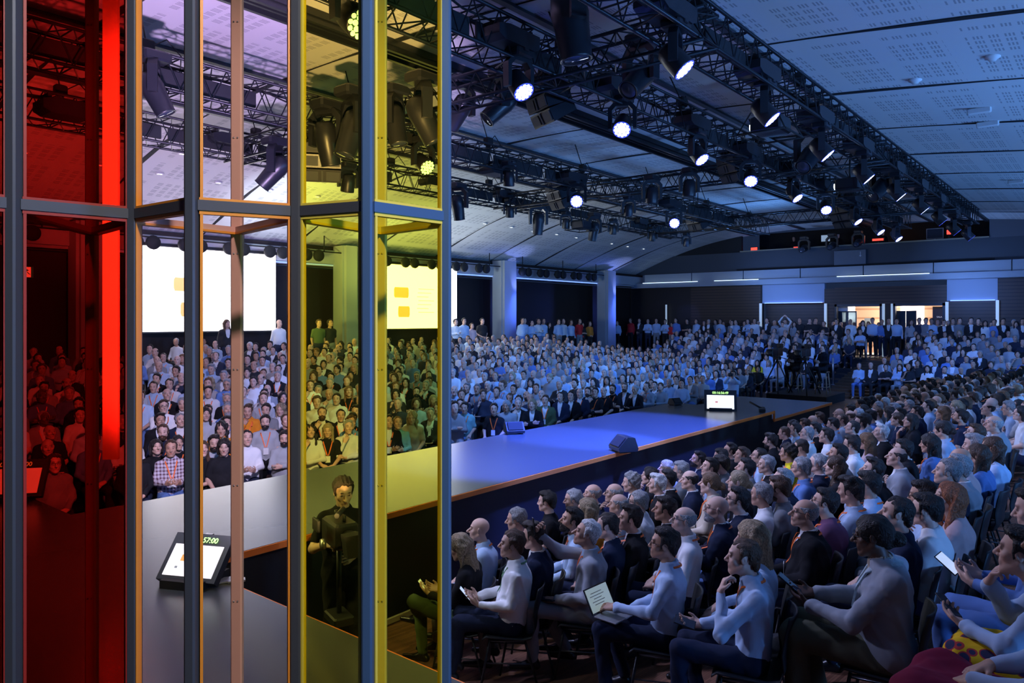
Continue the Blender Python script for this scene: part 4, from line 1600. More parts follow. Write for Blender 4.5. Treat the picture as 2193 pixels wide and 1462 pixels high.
def mover(p, aim, s, lens, lab, long=False, group=None, sq=False):
    """moving head: base hung under the truss, U-shaped yoke, head turned along aim; p = centre of the head"""
    p = Vector(p); aim = Vector(aim).normalized()
    top = p + Vector((0, 0, .36 * s))
    r = empty('moving_head_light', top, lab, 'stage light', group)
    b = MB(); b.bbox((0, 0, .05 * s), (.34 * s, .26 * s, .12 * s), .025 * s).tube((0, 0, .1 * s), (0, 0, max(.12, TZ - .26 - top.z)), .022, 8).bbox((0, 0, max(.12, TZ - .26 - top.z) - .04), (.1, .3, .05), .01); b.build('base', HEADM, r)
    h = Vector((aim.x, aim.y, 0))
    u = Vector((-h.y, h.x, 0)).normalized() if h.length > .02 else Vector((1, 0, 0))
    b = MB()
    a = .19 * s
    M = Matrix((u, u.cross(Vector((0, 0, 1))) * -1, Vector((0, 0, 1)))).transposed().to_4x4()
    pr = [(-a - .035 * s, -.42 * s), (-a + .02 * s, -.42 * s), (-a + .025 * s, -.13 * s), (-a + .09 * s, -.06 * s), (a - .09 * s, -.06 * s), (a - .025 * s, -.13 * s), (a - .02 * s, -.42 * s), (a + .035 * s, -.42 * s), (a + .04 * s, -.1 * s), (a - .05 * s, .0), (-a + .05 * s, .0), (-a - .04 * s, -.1 * s)]
    b.prism(pr, -.055 * s, .055 * s, M @ Matrix(((1, 0, 0, 0), (0, 0, 1, 0), (0, 1, 0, 0), (0, 0, 0, 1))))
    b.build('yoke', HEADM, r)
    A = axis_m((0, 0, -.36 * s), aim)
    L1 = .3 * s if long else .16 * s
    b = MB()
    R_ = .145 * s
    b.lathe([(.0, -.22 * s), (.08 * s, -.22 * s), (R_ * .86, -.17 * s), (R_ * .98, -.04 * s), (R_ * (.9 if long else 1), .05 * s), (R_ * (.8 if long else 1.02), L1 - .02 * s), (R_ * (.84 if long else 1.0), L1), (R_ * .74, L1), (R_ * .74, L1 - .02 * s), (0, L1 - .02 * s)], 20, A, False)
    b.build('head', HEADM, r)
    b = MB()
    if lens in (LENS, LENSG):
        for k, (n_, rr) in enumerate(((1, 0), (6, .058), (12, .112))):
            for i in range(n_):
                t = 2 * PI * i / n_
                b.lathe([(0, L1 - .012 * s), (.028 * s, L1 - .012 * s), (.024 * s, L1 + .004 * s), (0, L1 + .007 * s)], 8, A @ Matrix.Translation((rr * s * math.cos(t), rr * s * math.sin(t), 0)))
    else:
        b.lathe([(0, L1 - .015 * s), (R_ * .72, L1 - .015 * s), (R_ * .6, L1 - .003 * s), (0, L1 + .004 * s)], 18, A)
    b.build('lens', lens, r)
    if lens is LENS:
        b = MB(); b.lathe([(R_ * .76, L1 - .006 * s), (R_ * .98, L1 - .0 * s), (R_ * .98, L1 + .006 * s), (R_ * .76, L1 + .004 * s)], 20, A, False); b.build('lens_halo', HALO, r)
    return r


def tray(p, lab, s=1., rz=0.):
    r = empty('dimmer_box', p, lab, 'equipment box', 'dark boxes under the trusses', rz)
    b = MB(); b.prism([(-.42 * s, .0), (-.42 * s, .12), (-.2 * s, .17), (.42 * s, .17), (.42 * s, .0), (.3 * s, -.05), (-.3 * s, -.05)], -.2, .2, Matrix(((1, 0, 0, 0), (0, 0, -1, 0), (0, 1, 0, 0), (0, 0, 0, 1)))); b.build('casing', HEADM, r)
    b = MB()
    for x in (-.3 * s, .3 * s):
        b = MB(); b.box((x, 0, .19), (.05, .3, .06)); b.build('bracket', BLACKM, r)


ORD = ['first', 'second', 'third', 'fourth', 'fifth', 'sixth', 'seventh', 'eighth', 'ninth', 'tenth', 'eleventh', 'twelfth', 'thirteenth', 'fourteenth']
LIT = [(1447, 130), (1638, 240), (1759, 320), (1849, 372), (1919, 412), (1971, 442), (2011, 468), (2042, 490), (2073, 503)]
LIT2 = [(1111, 181), (1333, 268), (1494, 330), (1607, 380), (1700, 415), (1768, 443), (1831, 467), (1880, 490), (1919, 505)]
LIT3 = [(1235, 428), (1443, 475)]
LAMPS = []
for lst, y, nm, base_aim in ((LIT, 4.1, 'truss nearest the bare ceiling', None), (LIT2, 6.2, 'truss over the catwalk', None), (LIT3, 11.0, 'truss beyond the ceiling rail', None)):
    for i, (px, py) in enumerate(lst):
        p = on_y(px, py, y)
        if lst is LIT: aim = Vector((.2, -.62, -.75))
        elif lst is LIT2: aim = Vector((-.62, -.3, -.6)) if i in (1, 3, 5) else Vector((-.1, -.6, -.75))
        else: aim = Vector((-.75, -.5, -.35))
        s = 1.0 if lst is not LIT3 else 1.15
        mover(p, aim, s, LENS, 'lit blue-white moving head under the %s, %s from the near end' % (nm, ORD[i]), group='lit moving heads')
        LAMPS.append((p, aim))
        if i < 8:
            tray(p + Vector((-.15, .05, .5)), 'dark equipment box above the %s lit lamp on the %s' % (ORD[i], nm))
# unlit fixtures: px, py, plane Y, size, aim, long barrel
for px, py, y, s, aim, lg, lab in (
        (1372, 165, 5.3, 1.25, (-.6, .1, -.55), True, 'large unlit spot with open yoke hanging from the near cross truss'),
        (1075, 225, 7.7, 1.2, (-.5, .35, -.6), True, 'unlit barrel spot left of the hanging loudspeakers'),
        (985, 235, 8.6, 1.2, (.2, .75, -.6), True, 'unlit spot partly behind the blue post of the glass screen'),
        (1222, 42, 5.3, 1.7, (.12, -.1, -1), True, 'big unlit spot pointing straight down at the top edge'),
        (980, 440, 13.9, 1.3, (.3, .1, -1), True, 'unlit spot pointing down on the farthest truss by the blue post'),
        (1153, 475, 13.9, 1.3, (.15, .2, -1), True, 'unlit spot pointing down on the farthest truss, right of the blue post'),
        (1272, 492, 13.9, 1.25, (.1, .3, -1), True, 'unlit spot pointing down at the middle of the farthest truss'),
        (1090, 385, 11.0, .9, (.2, .2, -1), False, 'small unlit lamp under the truss beyond the ceiling rail, left one'),
        (1346, 452, 11.0, .9, (.2, .2, -1), False, 'small unlit lamp under the truss beyond the ceiling rail, right one'),
        (1092, 455, 14.4, .9, (.2, .2, -1), False, 'small unlit lamp on the farthest truss, first right of the blue post'),
        (1212, 480, 14.4, .9, (.2, .2, -1), False, 'small unlit lamp on the farthest truss beside the caged fixture'),
        (1313, 493, 14.4, .9, (.2, .2, -1), False, 'small unlit lamp on the farthest truss near its middle'),
        (1397, 508, 14.4, .9, (.2, .2, -1), False, 'small unlit lamp on the farthest truss toward its far end'),
        (1470, 520, 14.4, .9, (.2, .2, -1), False, 'last small unlit lamp on the farthest truss'),
        (1396, 420, 9.0, 1.1, (.1, .1, -1), False, 'unlit spot with open yoke on the middle cross truss, left one'),
        (1476, 405, 8.2, 1.1, (.1, .1, -1), False, 'unlit spot with open yoke on the middle cross truss, right one'),
        (1735, 335, 4.9, 1.4, (-.7, .1, -.6), True, 'large unlit spot angled left at the middle of the near truss'),
        (1890, 400, 4.6, 1.5, (-.6, .3, -.5), True, 'large unlit spot angled left toward the far end of the near truss'),
        (590, 365, 12.2, 1.3, (-.4, .5, -.7), True, 'unlit spot seen through the clear lilac pane'),
        (905, 250, 7.9, 1.35, (.35, -.2, -.8), True, 'unlit spot with open yoke seen through the right yellow pane'),
        (845, 262, 8.7, 1.2, (.1, -.2, -1), True, 'unlit spot beside the tan post seen through the right yellow pane'),
        (330, 195, 10.8, 1.2, (.35, -.2, -.8), True, 'unlit spot at the edge of the clear lilac pane'),
        (745, 395, 14.2, 1.1, (.1, .3, -1), False, 'unlit lamp seen low in the left yellow pane'),
        (700, 300, 11.0, 1.5, (.3, .1, -1), True, 'unlit spot in the dark cluster seen through the left yellow pane'),
        (755, 280, 10.3, 1.6, (-.3, .1, -1), True, 'large unlit spot in the dark cluster beside the blue post, yellow pane')):
    p = on_y(px, py, y)
    mover(p, aim, s, LENSD, lab, lg)
for px, py, y, lab in ((758, 40, 6.3, 'greenish lit moving head at the top of the left yellow pane'), (906, 350, 11.0, 'greenish lit moving head seen through the right yellow pane')):
    p = on_y(px, py, y)
    mover(p, (-.1, -.75, -.55), 1.15, LENSG, lab)
# ballast boxes seen through the panes
for px, py, y, lab in ((140, 245, 11.3, 'dark box hanging from the truss behind the red pane'), (480, 305, 14.6, 'dark box under the farthest truss seen through the lilac pane'), (720, 380, 14.4, 'dark box under the farthest truss in the left yellow pane'), (925, 395, 14.6, 'dark box under the farthest truss in the right yellow pane'),
                       (1075, 420, 14.6, 'dark box on the farthest truss right of the blue post'), (1200, 440, 14.6, 'dark box at the middle of the farthest truss'), (1370, 478, 14.6, 'dark box toward the far end of the farthest truss'), (1060, 370, 11.3, 'dark box under the truss beyond the ceiling rail')):
    p = on_y(px, py, y)
    tray(p, lab, .8)


def array(p, yaw, n, lab, s=1.):
    """curved hang of loudspeaker cabinets"""
    r = empty('line_array_loudspeaker', p, lab, 'loudspeaker', 'hanging loudspeaker clusters', yaw)
    b = MB(); b.box((0, 0, .06), (.5 * s, .7 * s, .06)).tube((-.1, 0, .08), (-.1, 0, .55), .015).tube((.1, 0, .08), (.1, 0, .55), .015); b.build('hanging_frame', BLACKM, r)
    z, x, t = 0., 0., math.radians(10)
    for i in range(n):
        h = .3 * s
        T = Matrix.Translation((x, 0, z)) @ Matrix.Rotation(t, 4, 'Y')      # faces local +X, tilting down
        b = MB()
        b.prism([(-.36 * s, -h * .4), (.3 * s, -h * .5), (.3 * s, h * .5), (-.36 * s, h * .4)], -.42 * s, .42 * s, T @ Matrix.Translation((0, 0, -h / 2)) @ Matrix(((1, 0, 0, 0), (0, 0, -1, 0), (0, 1, 0, 0), (0, 0, 0, 1))))
        c = b.build('cabinet', HEADM, r)
        b = MB()
        for q in (-.24, .24):
            b.box(T @ Vector((.31 * s, q * s, -h / 2)), (.02, .3 * s, h * .72), M=T)
        b.box(T @ Vector((.315 * s, 0, -h / 2)), (.02, .04 * s, h * .85), M=T)
        b.build('grille', mat('array_grille', (.05, .055, .065), .6), c)
        e = T @ Vector((0, 0, -h * .97))
        x, z = e.x, e.z
        t += math.radians(9)


for px, py, y, yaw, n, lab, s in ((1165, 205, 7.3, 2.75, 3, 'cluster of three black loudspeakers hanging over the near part of the stage', .74), (1565, 360, 7.2, 2.75, 3, 'cluster of black loudspeakers hanging over the middle of the stage', .7),
                                (1195, 418, 11.9, 2.75, 3, 'cluster of black loudspeakers beyond the ceiling rail by the lit lamp', .8), (1490, 475, 11.9, 2.75, 3, 'cluster of black loudspeakers at the far end of the truss beyond the ceiling rail', .85),
                                (1800, 450, 7.2, 2.75, 4, 'curved cluster of black loudspeakers in front of the control booth', .85), (690, 330, 12.1, -2.2, 3, 'cluster of black loudspeakers behind the left yellow pane', .85)):
    p = on_y(px, py - 30, y)
    array(p, yaw, n, lab, s)
# caged square fixtures
for px, py, y, lab in ((1650, 285, 4.4, 'square caged fixture hanging below the near truss'), (1820, 408, 4.6, 'square caged fixture farther along the near truss'), (1245, 490, 14.0, 'square caged fixture hanging from the farthest truss')):
    p = on_y(px, py, y)
    r = empty('caged_projector', p, lab, 'projector', 'caged projectors')
    b = MB(); b.bbox((0, 0, .12), (.52, .5, .26), .03); b.build('housing', HEADM, r)
    b = MB()
    for sx in (-.42, .42):
        b.tube((sx, -.38, -.05), (sx, .38, -.05), .016).tube((sx, .38, -.05), (sx * .75, .2, .3), .012).tube((sx, -.38, -.05), (sx * .75, -.2, .3), .012)
    for sy in (-.38, .38):
        b.tube((-.42, sy, -.05), (.42, sy, -.05), .016)
    b.tube((0, 0, .2), (0, 0, .75), .02)
    b.build('cage', BLACKM, r)
    b = MB(); b.lathe([(0, 0), (.07, 0), (.06, .04), (0, .05)], 14, axis_m((-.1, .26, .1), (-.3, 1, -.1))); b.build('lens', LENSW if y < 5 else LENSD, r)

# control booth on the balcony
RED = mat('red_indicator', (.6, .02, .02), .5, emit=(1, .06, .04), es=2.2)
for px, py, w, h, m, lab in ((1615, 533, .35, .16, RED, 'red lit display on the booth ledge, left end'), (1880, 513, .5, .1, RED, 'red lit strip on the booth ledge beside the operator in red cap'), (1706, 530, .3, .08, RED, 'faint red lights on the booth ledge near the first operator'), (2032, 497, .16, .2, RED, 'small red screen at the right end of the control booth'),
                             (1768, 510, .42, .32, mat('booth_screen', (.4, .5, .6), .4, emit=(.4, .55, .75), es=.5), 'pale computer screen in the middle of the control booth'), (2002, 500, .66, .44, mat('booth_dark_screen', (.03, .04, .07), .2), 'dark framed monitor at the right of the control booth')):
    p = on_x(px, py, WALLX + .5)
    r = empty('booth_display', p, lab, 'display', 'control booth displays')
    b = MB(); b.box((0, 0, 0), (.04, w, h)); b.build('display_face', m, r)
    b = MB(); b.box((.03, 0, 0), (.05, w + .06, h + .06)).box((.03, 0, -h / 2 - .08), (.05, .06, .2)); b.build('casing', PAINT if 'framed' in lab else BLACKP, r)
p = on_x(1820, 551, WALLX - .25)
b = MB(); b.bbox(p, (.06, 1.5, .72), .015); r = tag(b.build('notice_sign', mat('panel_grey', (.12, .14, .17), .6)), 'dull grey rectangular panel hanging on the balcony front', 'sign')
b = MB(); Mx = Matrix.Translation(p + Vector((-.034, -.5, .14)))
b.box(Mx @ Vector((0, 0, .02)), (.006, .03, .2)).add([Mx @ Vector(v) for v in ((0, -.06, -.06), (0, .06, -.06), (0, 0, -.14), (-.006, -.06, -.06), (-.006, .06, -.06), (-.006, 0, -.14))], [(3, 4, 5), (0, 2, 1), (0, 1, 4, 3), (1, 2, 5, 4), (2, 0, 3, 5)])
b.build('arrow', mat('arrow_grey', (.4, .45, .5), .6), r)
for px, py in ((1722, 532), (1782, 526), (1838, 520)):
    p = on_x(px, py, WALLX - .7)
    mover(p, (-1, 0, -.3), 1.3, LENSD, 'unlit spot standing out dark before the booth ledge, ' + {1722: 'left one', 1782: 'middle one', 1838: 'right one'}[px], True)
# ---------------------------------------------------------------- the audience
FIGS = {}
FACES = [(1, 1, 1, 1), (1.08, .8, 1.02, 1.05), (.92, 1.4, .98, .95), (1.04, 1.2, 1.05, 1.1), (.95, .6, .95, 1.05), (1.1, 1.6, 1.04, .95)]
RF = random.Random(3)


def figure(arms, cloth, var, lod, sit=True):
    k = (arms, cloth, var, lod, sit)
    if k not in FIGS:
        r = random.Random(str(k[:3]) + str(sit))
        P = dict(sit=sit, arms=arms, seed=r.randint(0, 999), face=r.choice(FACES), wide=r.choice((.92, 1, 1, 1.06, 1.14)), yaw=(5, 13, -4)[var] + r.uniform(-4, 4), pitch=(6, 12, -2)[var] + r.uniform(-3, 3),
                 jacket=cloth == 'jacket', short=cloth == 'tee', collar=cloth != 'tee', curl=r.uniform(.3, .7))
        if lod == 0: P['handres'] = .0065
        FIGS[k] = make_figure(P, (.0105, .0135, .042)[lod], (.0048, .0075, .018)[lod])
    return FIGS[k]


PS = {'near': .87, 'left': .95, 'back': 1., 'wall': 1.}


def view_az(px):
    return math.degrees(math.atan2(SA, CA)) - math.degrees(math.atan((px - CX) / F))


def spot_at(px, py, fl, ztop=1.36):
    """where a head whose top shows at (px, py) stands, floor height given by fl(x, y)"""
    lo, hi = 2.5, 60.
    t = (px - CX) / F
    for _ in range(60):
        d = (lo + hi) / 2
        y = d * (SA - CA * t); x = d * (CA + SA * t)
        if HC - (py - HY) * d / F > ztop + fl(x, y): lo = d
        else: hi = d
    p = ray(px, lo, 0)
    p.z = fl(p.x, p.y)
    return p


NF = lambda x, y: near_floor(y)
LF = lambda x, y: left_floor(y)
NUMW = ['zero', 'one', 'two', 'three', 'four', 'five', 'six', 'seven', 'eight', 'nine', 'ten', 'eleven', 'twelve', 'thirteen']


def nth(i):
    w = ['', 'first', 'second', 'third', 'fourth', 'fifth', 'sixth', 'seventh', 'eighth', 'ninth', 'tenth', 'eleventh', 'twelfth', 'thirteenth', 'fourteenth', 'fifteenth', 'sixteenth', 'seventeenth', 'eighteenth', 'nineteenth',
         'twentieth', '21st', '22nd', '23rd']
    return w[i] if i < len(w) else '%dth' % i


# near side of the stage.  px py of the head top, clothing, hair, flags
# clothing: colour + kind (s shirt, t tee, j jacket); flags: g glasses, B beard, n no lanyard, arms c cross, h hand at chin, p phone, t thigh
NEAR = """
1028 1105 lbs bald|1107 1086 kj grey:gr n|1144 1117 nj quiff:dk n t|1172 1052 kt short:dk n|1228 1045 kj grey:gr n|1270 1036 nj bald_sides:gr n|1316 1033 kj bald_sides:gr ngh|1352 1013 kj curly:gr n
1225 1085 lbs short:dk B|1258 1067 os bob:bl n|1302 1090 nj crop:dk|1326 1052 lbs bald_sides:gr n|1350 1079 kj quiff:dk|1368 1044 ws grey:gr gnh|1392 1000 kt long:dk nh|1408 1012 kj quiff:wh|1425 1059 kj short:dk
1428 980 bes long:bl n|1430 1001 kj short:dk|1459 985 gs short:gr n|1478 1004 nj bald_sides:dk n|1496 966 nj short:dk nB|1521 982 lbs short:dk n|1545 977 gs short:dk n|1544 957 kt short:dk n|1564 947 kj short:dk g
1590 956 lbs short:br n|1521 1012 bes bun:lb|1581 1007 kt bun:bl n|1597 983 gs short:dk n|1642 970 kj grey:gr|1626 955 lbs crop:dk g|1651 929 kt quiff:dk nB|1680 910 nj crop:br n|1703 905 lbs short:dk np|1688 952 ys curly:dk
1716 941 ws crop:dk n|1728 912 ws grey:gr g|1770 917 wt short:dk n|1795 953 gs short:dk n|1824 933 ws short:dk gn|1857 924 pt long:lb gn|1887 906 kj quiff:wh n|1927 875 kt short:dk B|1826 901 kt crop:dk n|1784 893 lbs short:dk B
1843 891 lbs quiff:dk n|1746 905 kj short:dk n|1741 888 gs bald n|1724 893 nj short:br n|1797 872 nj bald n|1822 866 kj short:dk n|1895 851 lgs grey:wh|1880 840 gs grey:gr n|1964 866 nj short:dk n|1951 885 kt long:dk n
1987 856 lbs short:dk n|2057 876 nt short:dk B|2019 901 lbs bun:dk|1992 926 bt long:dk|1935 937 kj short:dk|1922 952 bwj bald_sides:dk n|1870 976 kj quiff:dk n|1860 1008 lbs short:dk|1789 971 kt longcurl:br n|1751 967 nj grey:gr
1716 979 bs grey:gr g|1676 1000 nj short:gr n|2089 905 ws short:br gn|2130 889 bwj bald_sides:gr n|2181 854 ws crop:dk B n|2162 856 lbs short:gr gn|2057 955 ps bald n|2087 931 kj short:gr n|2095 945 bt long:br n|2052 974 bwj short:gr n
2030 985 nj grey:gr n|2125 932 lbs longcurl:br n|1631 1026 ws grey:gr nt|1670 1020 gs short:br nB|1822 1024 lbs quiff:dk|1979 1027 lbs short:dk gn|2035 1032 pt long:rd n|1767 1040 put short:dk g
1537 1061 nj bald gB|1580 1043 nj short:dk gn|1466 1081 ws bald_sides:gr g|1725 1063 kj bald_sides:gr g|1922 1066 nt crop:dk n|1985 1053 ws short:dk nh|1612 1117 lbs long:bl n
"""
people = []      # dicts of every seat in the hall


def parse(tok):
    a = tok.split()
    h = a[3].split(':')
    fl = a[4] if len(a) > 4 else ''
    fl = ''.join(a[4:])
    arms = 'chin' if 'h' in fl else 'phone' if 'p' in fl else 'thigh' if 't' in fl else 'cross' if 'c' in fl else RF.choice(('lap', 'lap', 'thigh', 'cross', 'lap', 'chin'))
    return dict(px=float(a[0]), py=float(a[1]), shirt=a[2][:-1], cloth={'s': 'shirt', 't': 'tee', 'j': 'jacket'}[a[2][-1]], hair=(h[0], h[1] if len(h) > 1 else 'dk'),
                glasses='g' in fl, beard=(h[1] if len(h) > 1 else 'gr') if 'B' in fl else None, lany='n' not in fl, arms=arms, legs=RF.choice('nnkkgb'))


for line in NEAR.strip().split('\n'):
    for tok in line.split('|'):
        d = parse(tok)
        d.update(block='near', pos=spot_at(d['px'], d['py'], NF, 1.36 * .87), az=view_az(d['px']) + 86 + RF.uniform(-9, 7), hand=True, chair=True)
        people.append(d)


def random_look(r):
    k = r.random()
    woman = r.random() < .2
    hs = r.choice(('long', 'bob', 'bun', 'longcurl', 'pony')) if woman else r.choice(('short', 'short', 'crop', 'quiff', 'grey', 'bald_sides', 'bald', 'short', 'crop', 'curly'))
    hc = r.choice(('dk', 'dk', 'br', 'lb', 'bl')) if woman else ('gr' if hs == 'grey' else r.choice(('dk', 'dk', 'dk', 'br', 'br', 'gr', 'lb')))
    cloth = r.choice(('shirt', 'shirt', 'shirt', 'tee', 'jacket', 'tee'))
    sh = r.choice(('n', 'k', 'k', 'n', 'g', 'bw')) if cloth == 'jacket' else r.choice(('w', 'w', 'w', 'lb', 'lb', 'b', 'lg', 'n', 'k', 'n', 'k', 'w', 'lb', 'b', 'lg', 'g', 'bw', 'g'))
    return dict(shirt=sh, cloth=cloth, hair=(hs, hc), glasses=r.random() < .22, beard=hc if not woman and r.random() < .25 and hs != 'bald' else None, lany=r.random() < .5,
                arms=r.choice(('lap', 'lap', 'cross', 'thigh', 'chin', 'lap', 'cross')), legs=r.choice('nnkkgb'))


def in_view(p, h=1.2):
    x, y, d = pix((p[0], p[1], p[2] + h))
    return d > 2 and -40 < x < 2235 and y < 1480


def clear(p, dist, blk=None):
    return all((q['pos'] - p).length > dist for q in people)


# rear rows of the near side
for j in range(9):
    y = 4.5 - .58 * j
    for i in range(40):
        x = 12.2 + .54 * i + .27 * (j % 2) + RF.uniform(-.06, .06)
        if x > 27.0 or pix((x, y, 1.3))[0] < 1600: continue
        p = Vector((x, y + RF.uniform(-.05, .05), near_floor(y)))
        if in_view(p) and pix((p.x, p.y, p.z + 1.18))[1] < 905 and clear(p, .45):
            d = random_look(RF); d.update(block='near', pos=p, az=view_az(pix(p)[0]) + 86 + RF.uniform(-9, 14))
            people.append(d)
# seats across the stage: picked out by hand, then filled in
LEFT = """
366 942 wplaid crop:br p|474 901 os longcurl:dk|480 940 kt bob:dk nt|529 922 ws crop:dk np|568 888 lgt short:dk B t|609 918 lgs short:dk nB|433 940 kt long:br n|335 935 kt bob:dk np|381 917 kt bun:dk|343 883 kj quiff:dk n|386 881 nj grey:gr
350 857 ws short:br g|440 872 lgs long:dk n|487 865 bs crop:gr nB|532 864 os short:br|570 862 gs short:dk|612 882 kt crop:br|358 833 kj bald_sides:gr|391 848 kj grey:gr|445 855 ws crop:dk|486 840 kj short:gr B|601 860 ws longcurl:bl n
446 826 ws short:dk|486 816 bt short:gr g|449 801 bs longcurl:bl n|453 778 lbs quiff:gr n|564 841 lgs short:br|566 823 ws short:dk nh|606 836 kt long:dk n|329 813 lbs crop:br|363 810 ws crop:dk|377 783 lgs short:dk nh|336 793 kj short:dk
530 865 os crop:br|595 791 kj grey:gr|559 796 kj bald_sides:dk n|488 784 gs long:dk n|341 772 lbs bald|380 766 ws bald|562 763 ws short:dk|600 753 kj bald n|596 780 ws short:dk|350 752 lbs crop:dk|458 745 kj short:gr n|461 731 lbs bald_sides:dk
330 714 lbs quiff:dk|377 722 ws grey:gr|437 720 ws crop:dk|535 732 kj grey:wh|563 748 lbs short:dk|585 738 kj short:dk n
665 905 ws longcurl:dk nh|702 903 kt long:bl|746 898 ws short:gr nh|690 872 kj crop:br B|721 842 ws short:dk n|730 873 kj crop:dk|755 875 kt short:dk|682 815 kj crop:gr|705 830 lgs bald n|709 800 kj short:dk|665 815 ws short:br|747 825 kt long:lb
729 773 ws curly:dk nt|704 760 ws crop:dk n|664 748 ws crop:br nc|695 742 ws short:dk|750 755 lgs short:dk|672 790 kt long:dk n
840 795 ws short:dk|855 795 gs short:br|892 828 kt short:dk B c|852 888 ts crop:lb np|882 882 bet longcurl:bl n|832 890 kj short:dk|936 858 lgs longcurl:br|869 800 kj long:dk|893 795 gs short:gr g|920 800 ws short:br gn|912 812 kj short:gr|860 775 ws crop:dk
970 848 lgs longcurl:dk nh|995 858 tt short:dk t|1058 862 kt short:dk t|1085 855 bws bob:gr nl|1110 851 kj grey:gr n|1140 853 kj bob:bl n|1168 845 gnj short:br t|1200 837 nj crop:dk n|1223 835 kj short:dk nt|1242 832 nj bald_sides:gr t|1259 829 kj short:dk nB|1275 829 kt short:dk h
1293 828 kt bald_sides:dk|1312 824 kt short:dk B c|1338 820 kj crop:br nB|1360 822 kj grey:gr nh|1385 818 gs crop:dk|1402 812 kj short:dk|1415 815 gs bun:br|1433 808 lbs crop:gr|1448 806 kj short:dk|1460 810 lbs short:dk|1478 807 gj crop:dk|1492 800 bes bun:lb|1505 803 lgs crop:dk B
973 825 lbs bald n|1000 820 nj short:gr|1022 822 gs short:gr g|1045 815 lbs grey:wh|1075 818 lbs crop:br g|1100 822 lbs short:dk n|1092 842 kj crop:br|1128 832 kj bald_sides:dk B|1160 830 ws bald n|985 845 bs short:dk
"""
for line in LEFT.strip().split('\n'):
    for tok in line.split('|'):
        pl = 'wplaid' in tok
        d = parse(tok.replace('wplaid', 'ws'))
        p = spot_at(d['px'], d['py'], LF, 1.36 * .95)
        d.update(block='left', pos=p, az=-100 - max(0, min(72, (p.x - 3) * 5.5)) + RF.uniform(-6, 6), plaid=pl, hand=True)
        people.append(d)
for i in range(12):
    y = 10.45 + .86 * i
    for j in range(52):
        x = 3.0 + .52 * j + .26 * (i % 2) + RF.uniform(-.07, .07)
        if x > 27.3: continue
        yy = y + RF.uniform(-.08, .08)
        p = Vector((x, yy, left_floor(yy)))
        if in_view(p) and clear(p, .43):
            d = random_look(RF); d.update(block='left', pos=p, az=-100 - max(0, min(72, (x - 3) * 5.5)) + RF.uniform(-10, 10))
            people.append(d)
# seats at the back of the hall, facing the stage
for px, py, code in ((1549, 772, 'kj bald_sides:gr n'), (1577, 769, 'nj short:dk n'), (1600, 771, 'kj crop:dk n'), (1622, 773, 'yt long:dk n'), (1646, 773, 'lbs long:bl n'), (1669, 775, 'lgs long:lb n'),
                     (1519, 762, 'ns longcurl:dk n'), (1487, 758, 'lbs short:dk n'), (1467, 745, 'lbs short:dk n'), (1840, 780, 'lbs short:dk np'), (1865, 778, 'kj bald n'), (1897, 780, 'kt short:dk c'), (1927, 778, 'lbs long:br n'), (1945, 785, 'kt crop:dk h'), (1986, 782, 'ws long:dk n'), (2023, 785, 'nj short:dk B'), (2058, 768, 'kj crop:gr')):
    d = parse('%d %d %s' % (px, py, code))
    t = (px - CX) / F
    p = on_x(px, py, 29.7 if px < 1480 or px > 1500 else 30.0)
    p.z = .03
    d.update(block='back', pos=p, az=180 + RF.uniform(-8, 8), hand=True)
    people.append(d)
for i in range(7):
    x = BX0 + .55 + BP * i
    for j in range(60):
        y = -1.0 + .57 * j + .28 * (i % 2) + RF.uniform(-.06, .06)
        if y > 18.2 or 7.1 < y < 9.2: continue
        p = Vector((x + RF.uniform(-.06, .06), y, BH * (i + 1)))
        if in_view(p) and clear(p, .46):
            d = random_look(RF); d.update(block='back', pos=p, az=180 + RF.uniform(-14, 10))
            people.append(d)
# people standing along the walls
STND = """975 683 ws short:dk c|993 681 lbs short:dk n|1010 692 ps short:br|1032 681 kt short:dk h|1118 680 lbs crop:dk|1122 677 lbs short:dk|1138 686 lbs crop:dk c|1152 682 ws short:dk c|1163 682 lbs crop:dk|1175 690 kt long:dk n|1195 683 lbs short:dk|1205 682 ws crop:dk|1222 685 lbs short:br
1240 682 rs short:dk n|1246 690 kt long:dk n|1262 688 os short:br n|1296 690 kj long:dk|1323 687 lbs crop:dk n|1351 681 rs short:br n|1370 682 kj short:br n|1388 683 lbs crop:dk|1406 682 lbs short:dk|1425 684 lbs short:dk|1439 690 rs bun:dk n|1448 681 bs short:dk|1472 683 kt quiff:dk nc
1492 683 lbs short:dk|1508 687 kj short:dk n|1518 684 kj grey:gr n|1543 683 lbs short:dk|1568 686 gj short:dk|1576 685 lbs crop:dk|1595 688 kj crop:dk|1602 683 lbs short:dk|1616 682 ws quiff:dk|1643 680 kj short:dk|1659 686 gs crop:gr|1676 690 lgs short:dk|1702 689 gs long:dk n|1713 681 kt crop:dk
1735 682 kt crop:dk c|1747 681 kt short:dk|1765 688 kt crop:dk|1792 683 kj short:dk n|1822 683 ws bald n|1848 686 kj long:dk n|1869 680 lbs short:dk n|1889 684 bs crop:dk|1920 682 lbs short:dk n|1952 684 lgs long:dk n|1969 681 nt short:dk n|1983 681 gs short:dk n|1995 682 lbs short:dk n|2021 685 kj short:dk n
2055 681 gs short:dk p|2080 680 kj quiff:dk n|2110 686 ws long:dk n|2148 682 kj short:dk|2177 688 lgs long:dk n|1903 682 kj crop:dk n|2040 682 kj short:dk n|2095 682 kt short:dk n|2130 684 bs short:dk n|2190 682 nj short:dk n"""
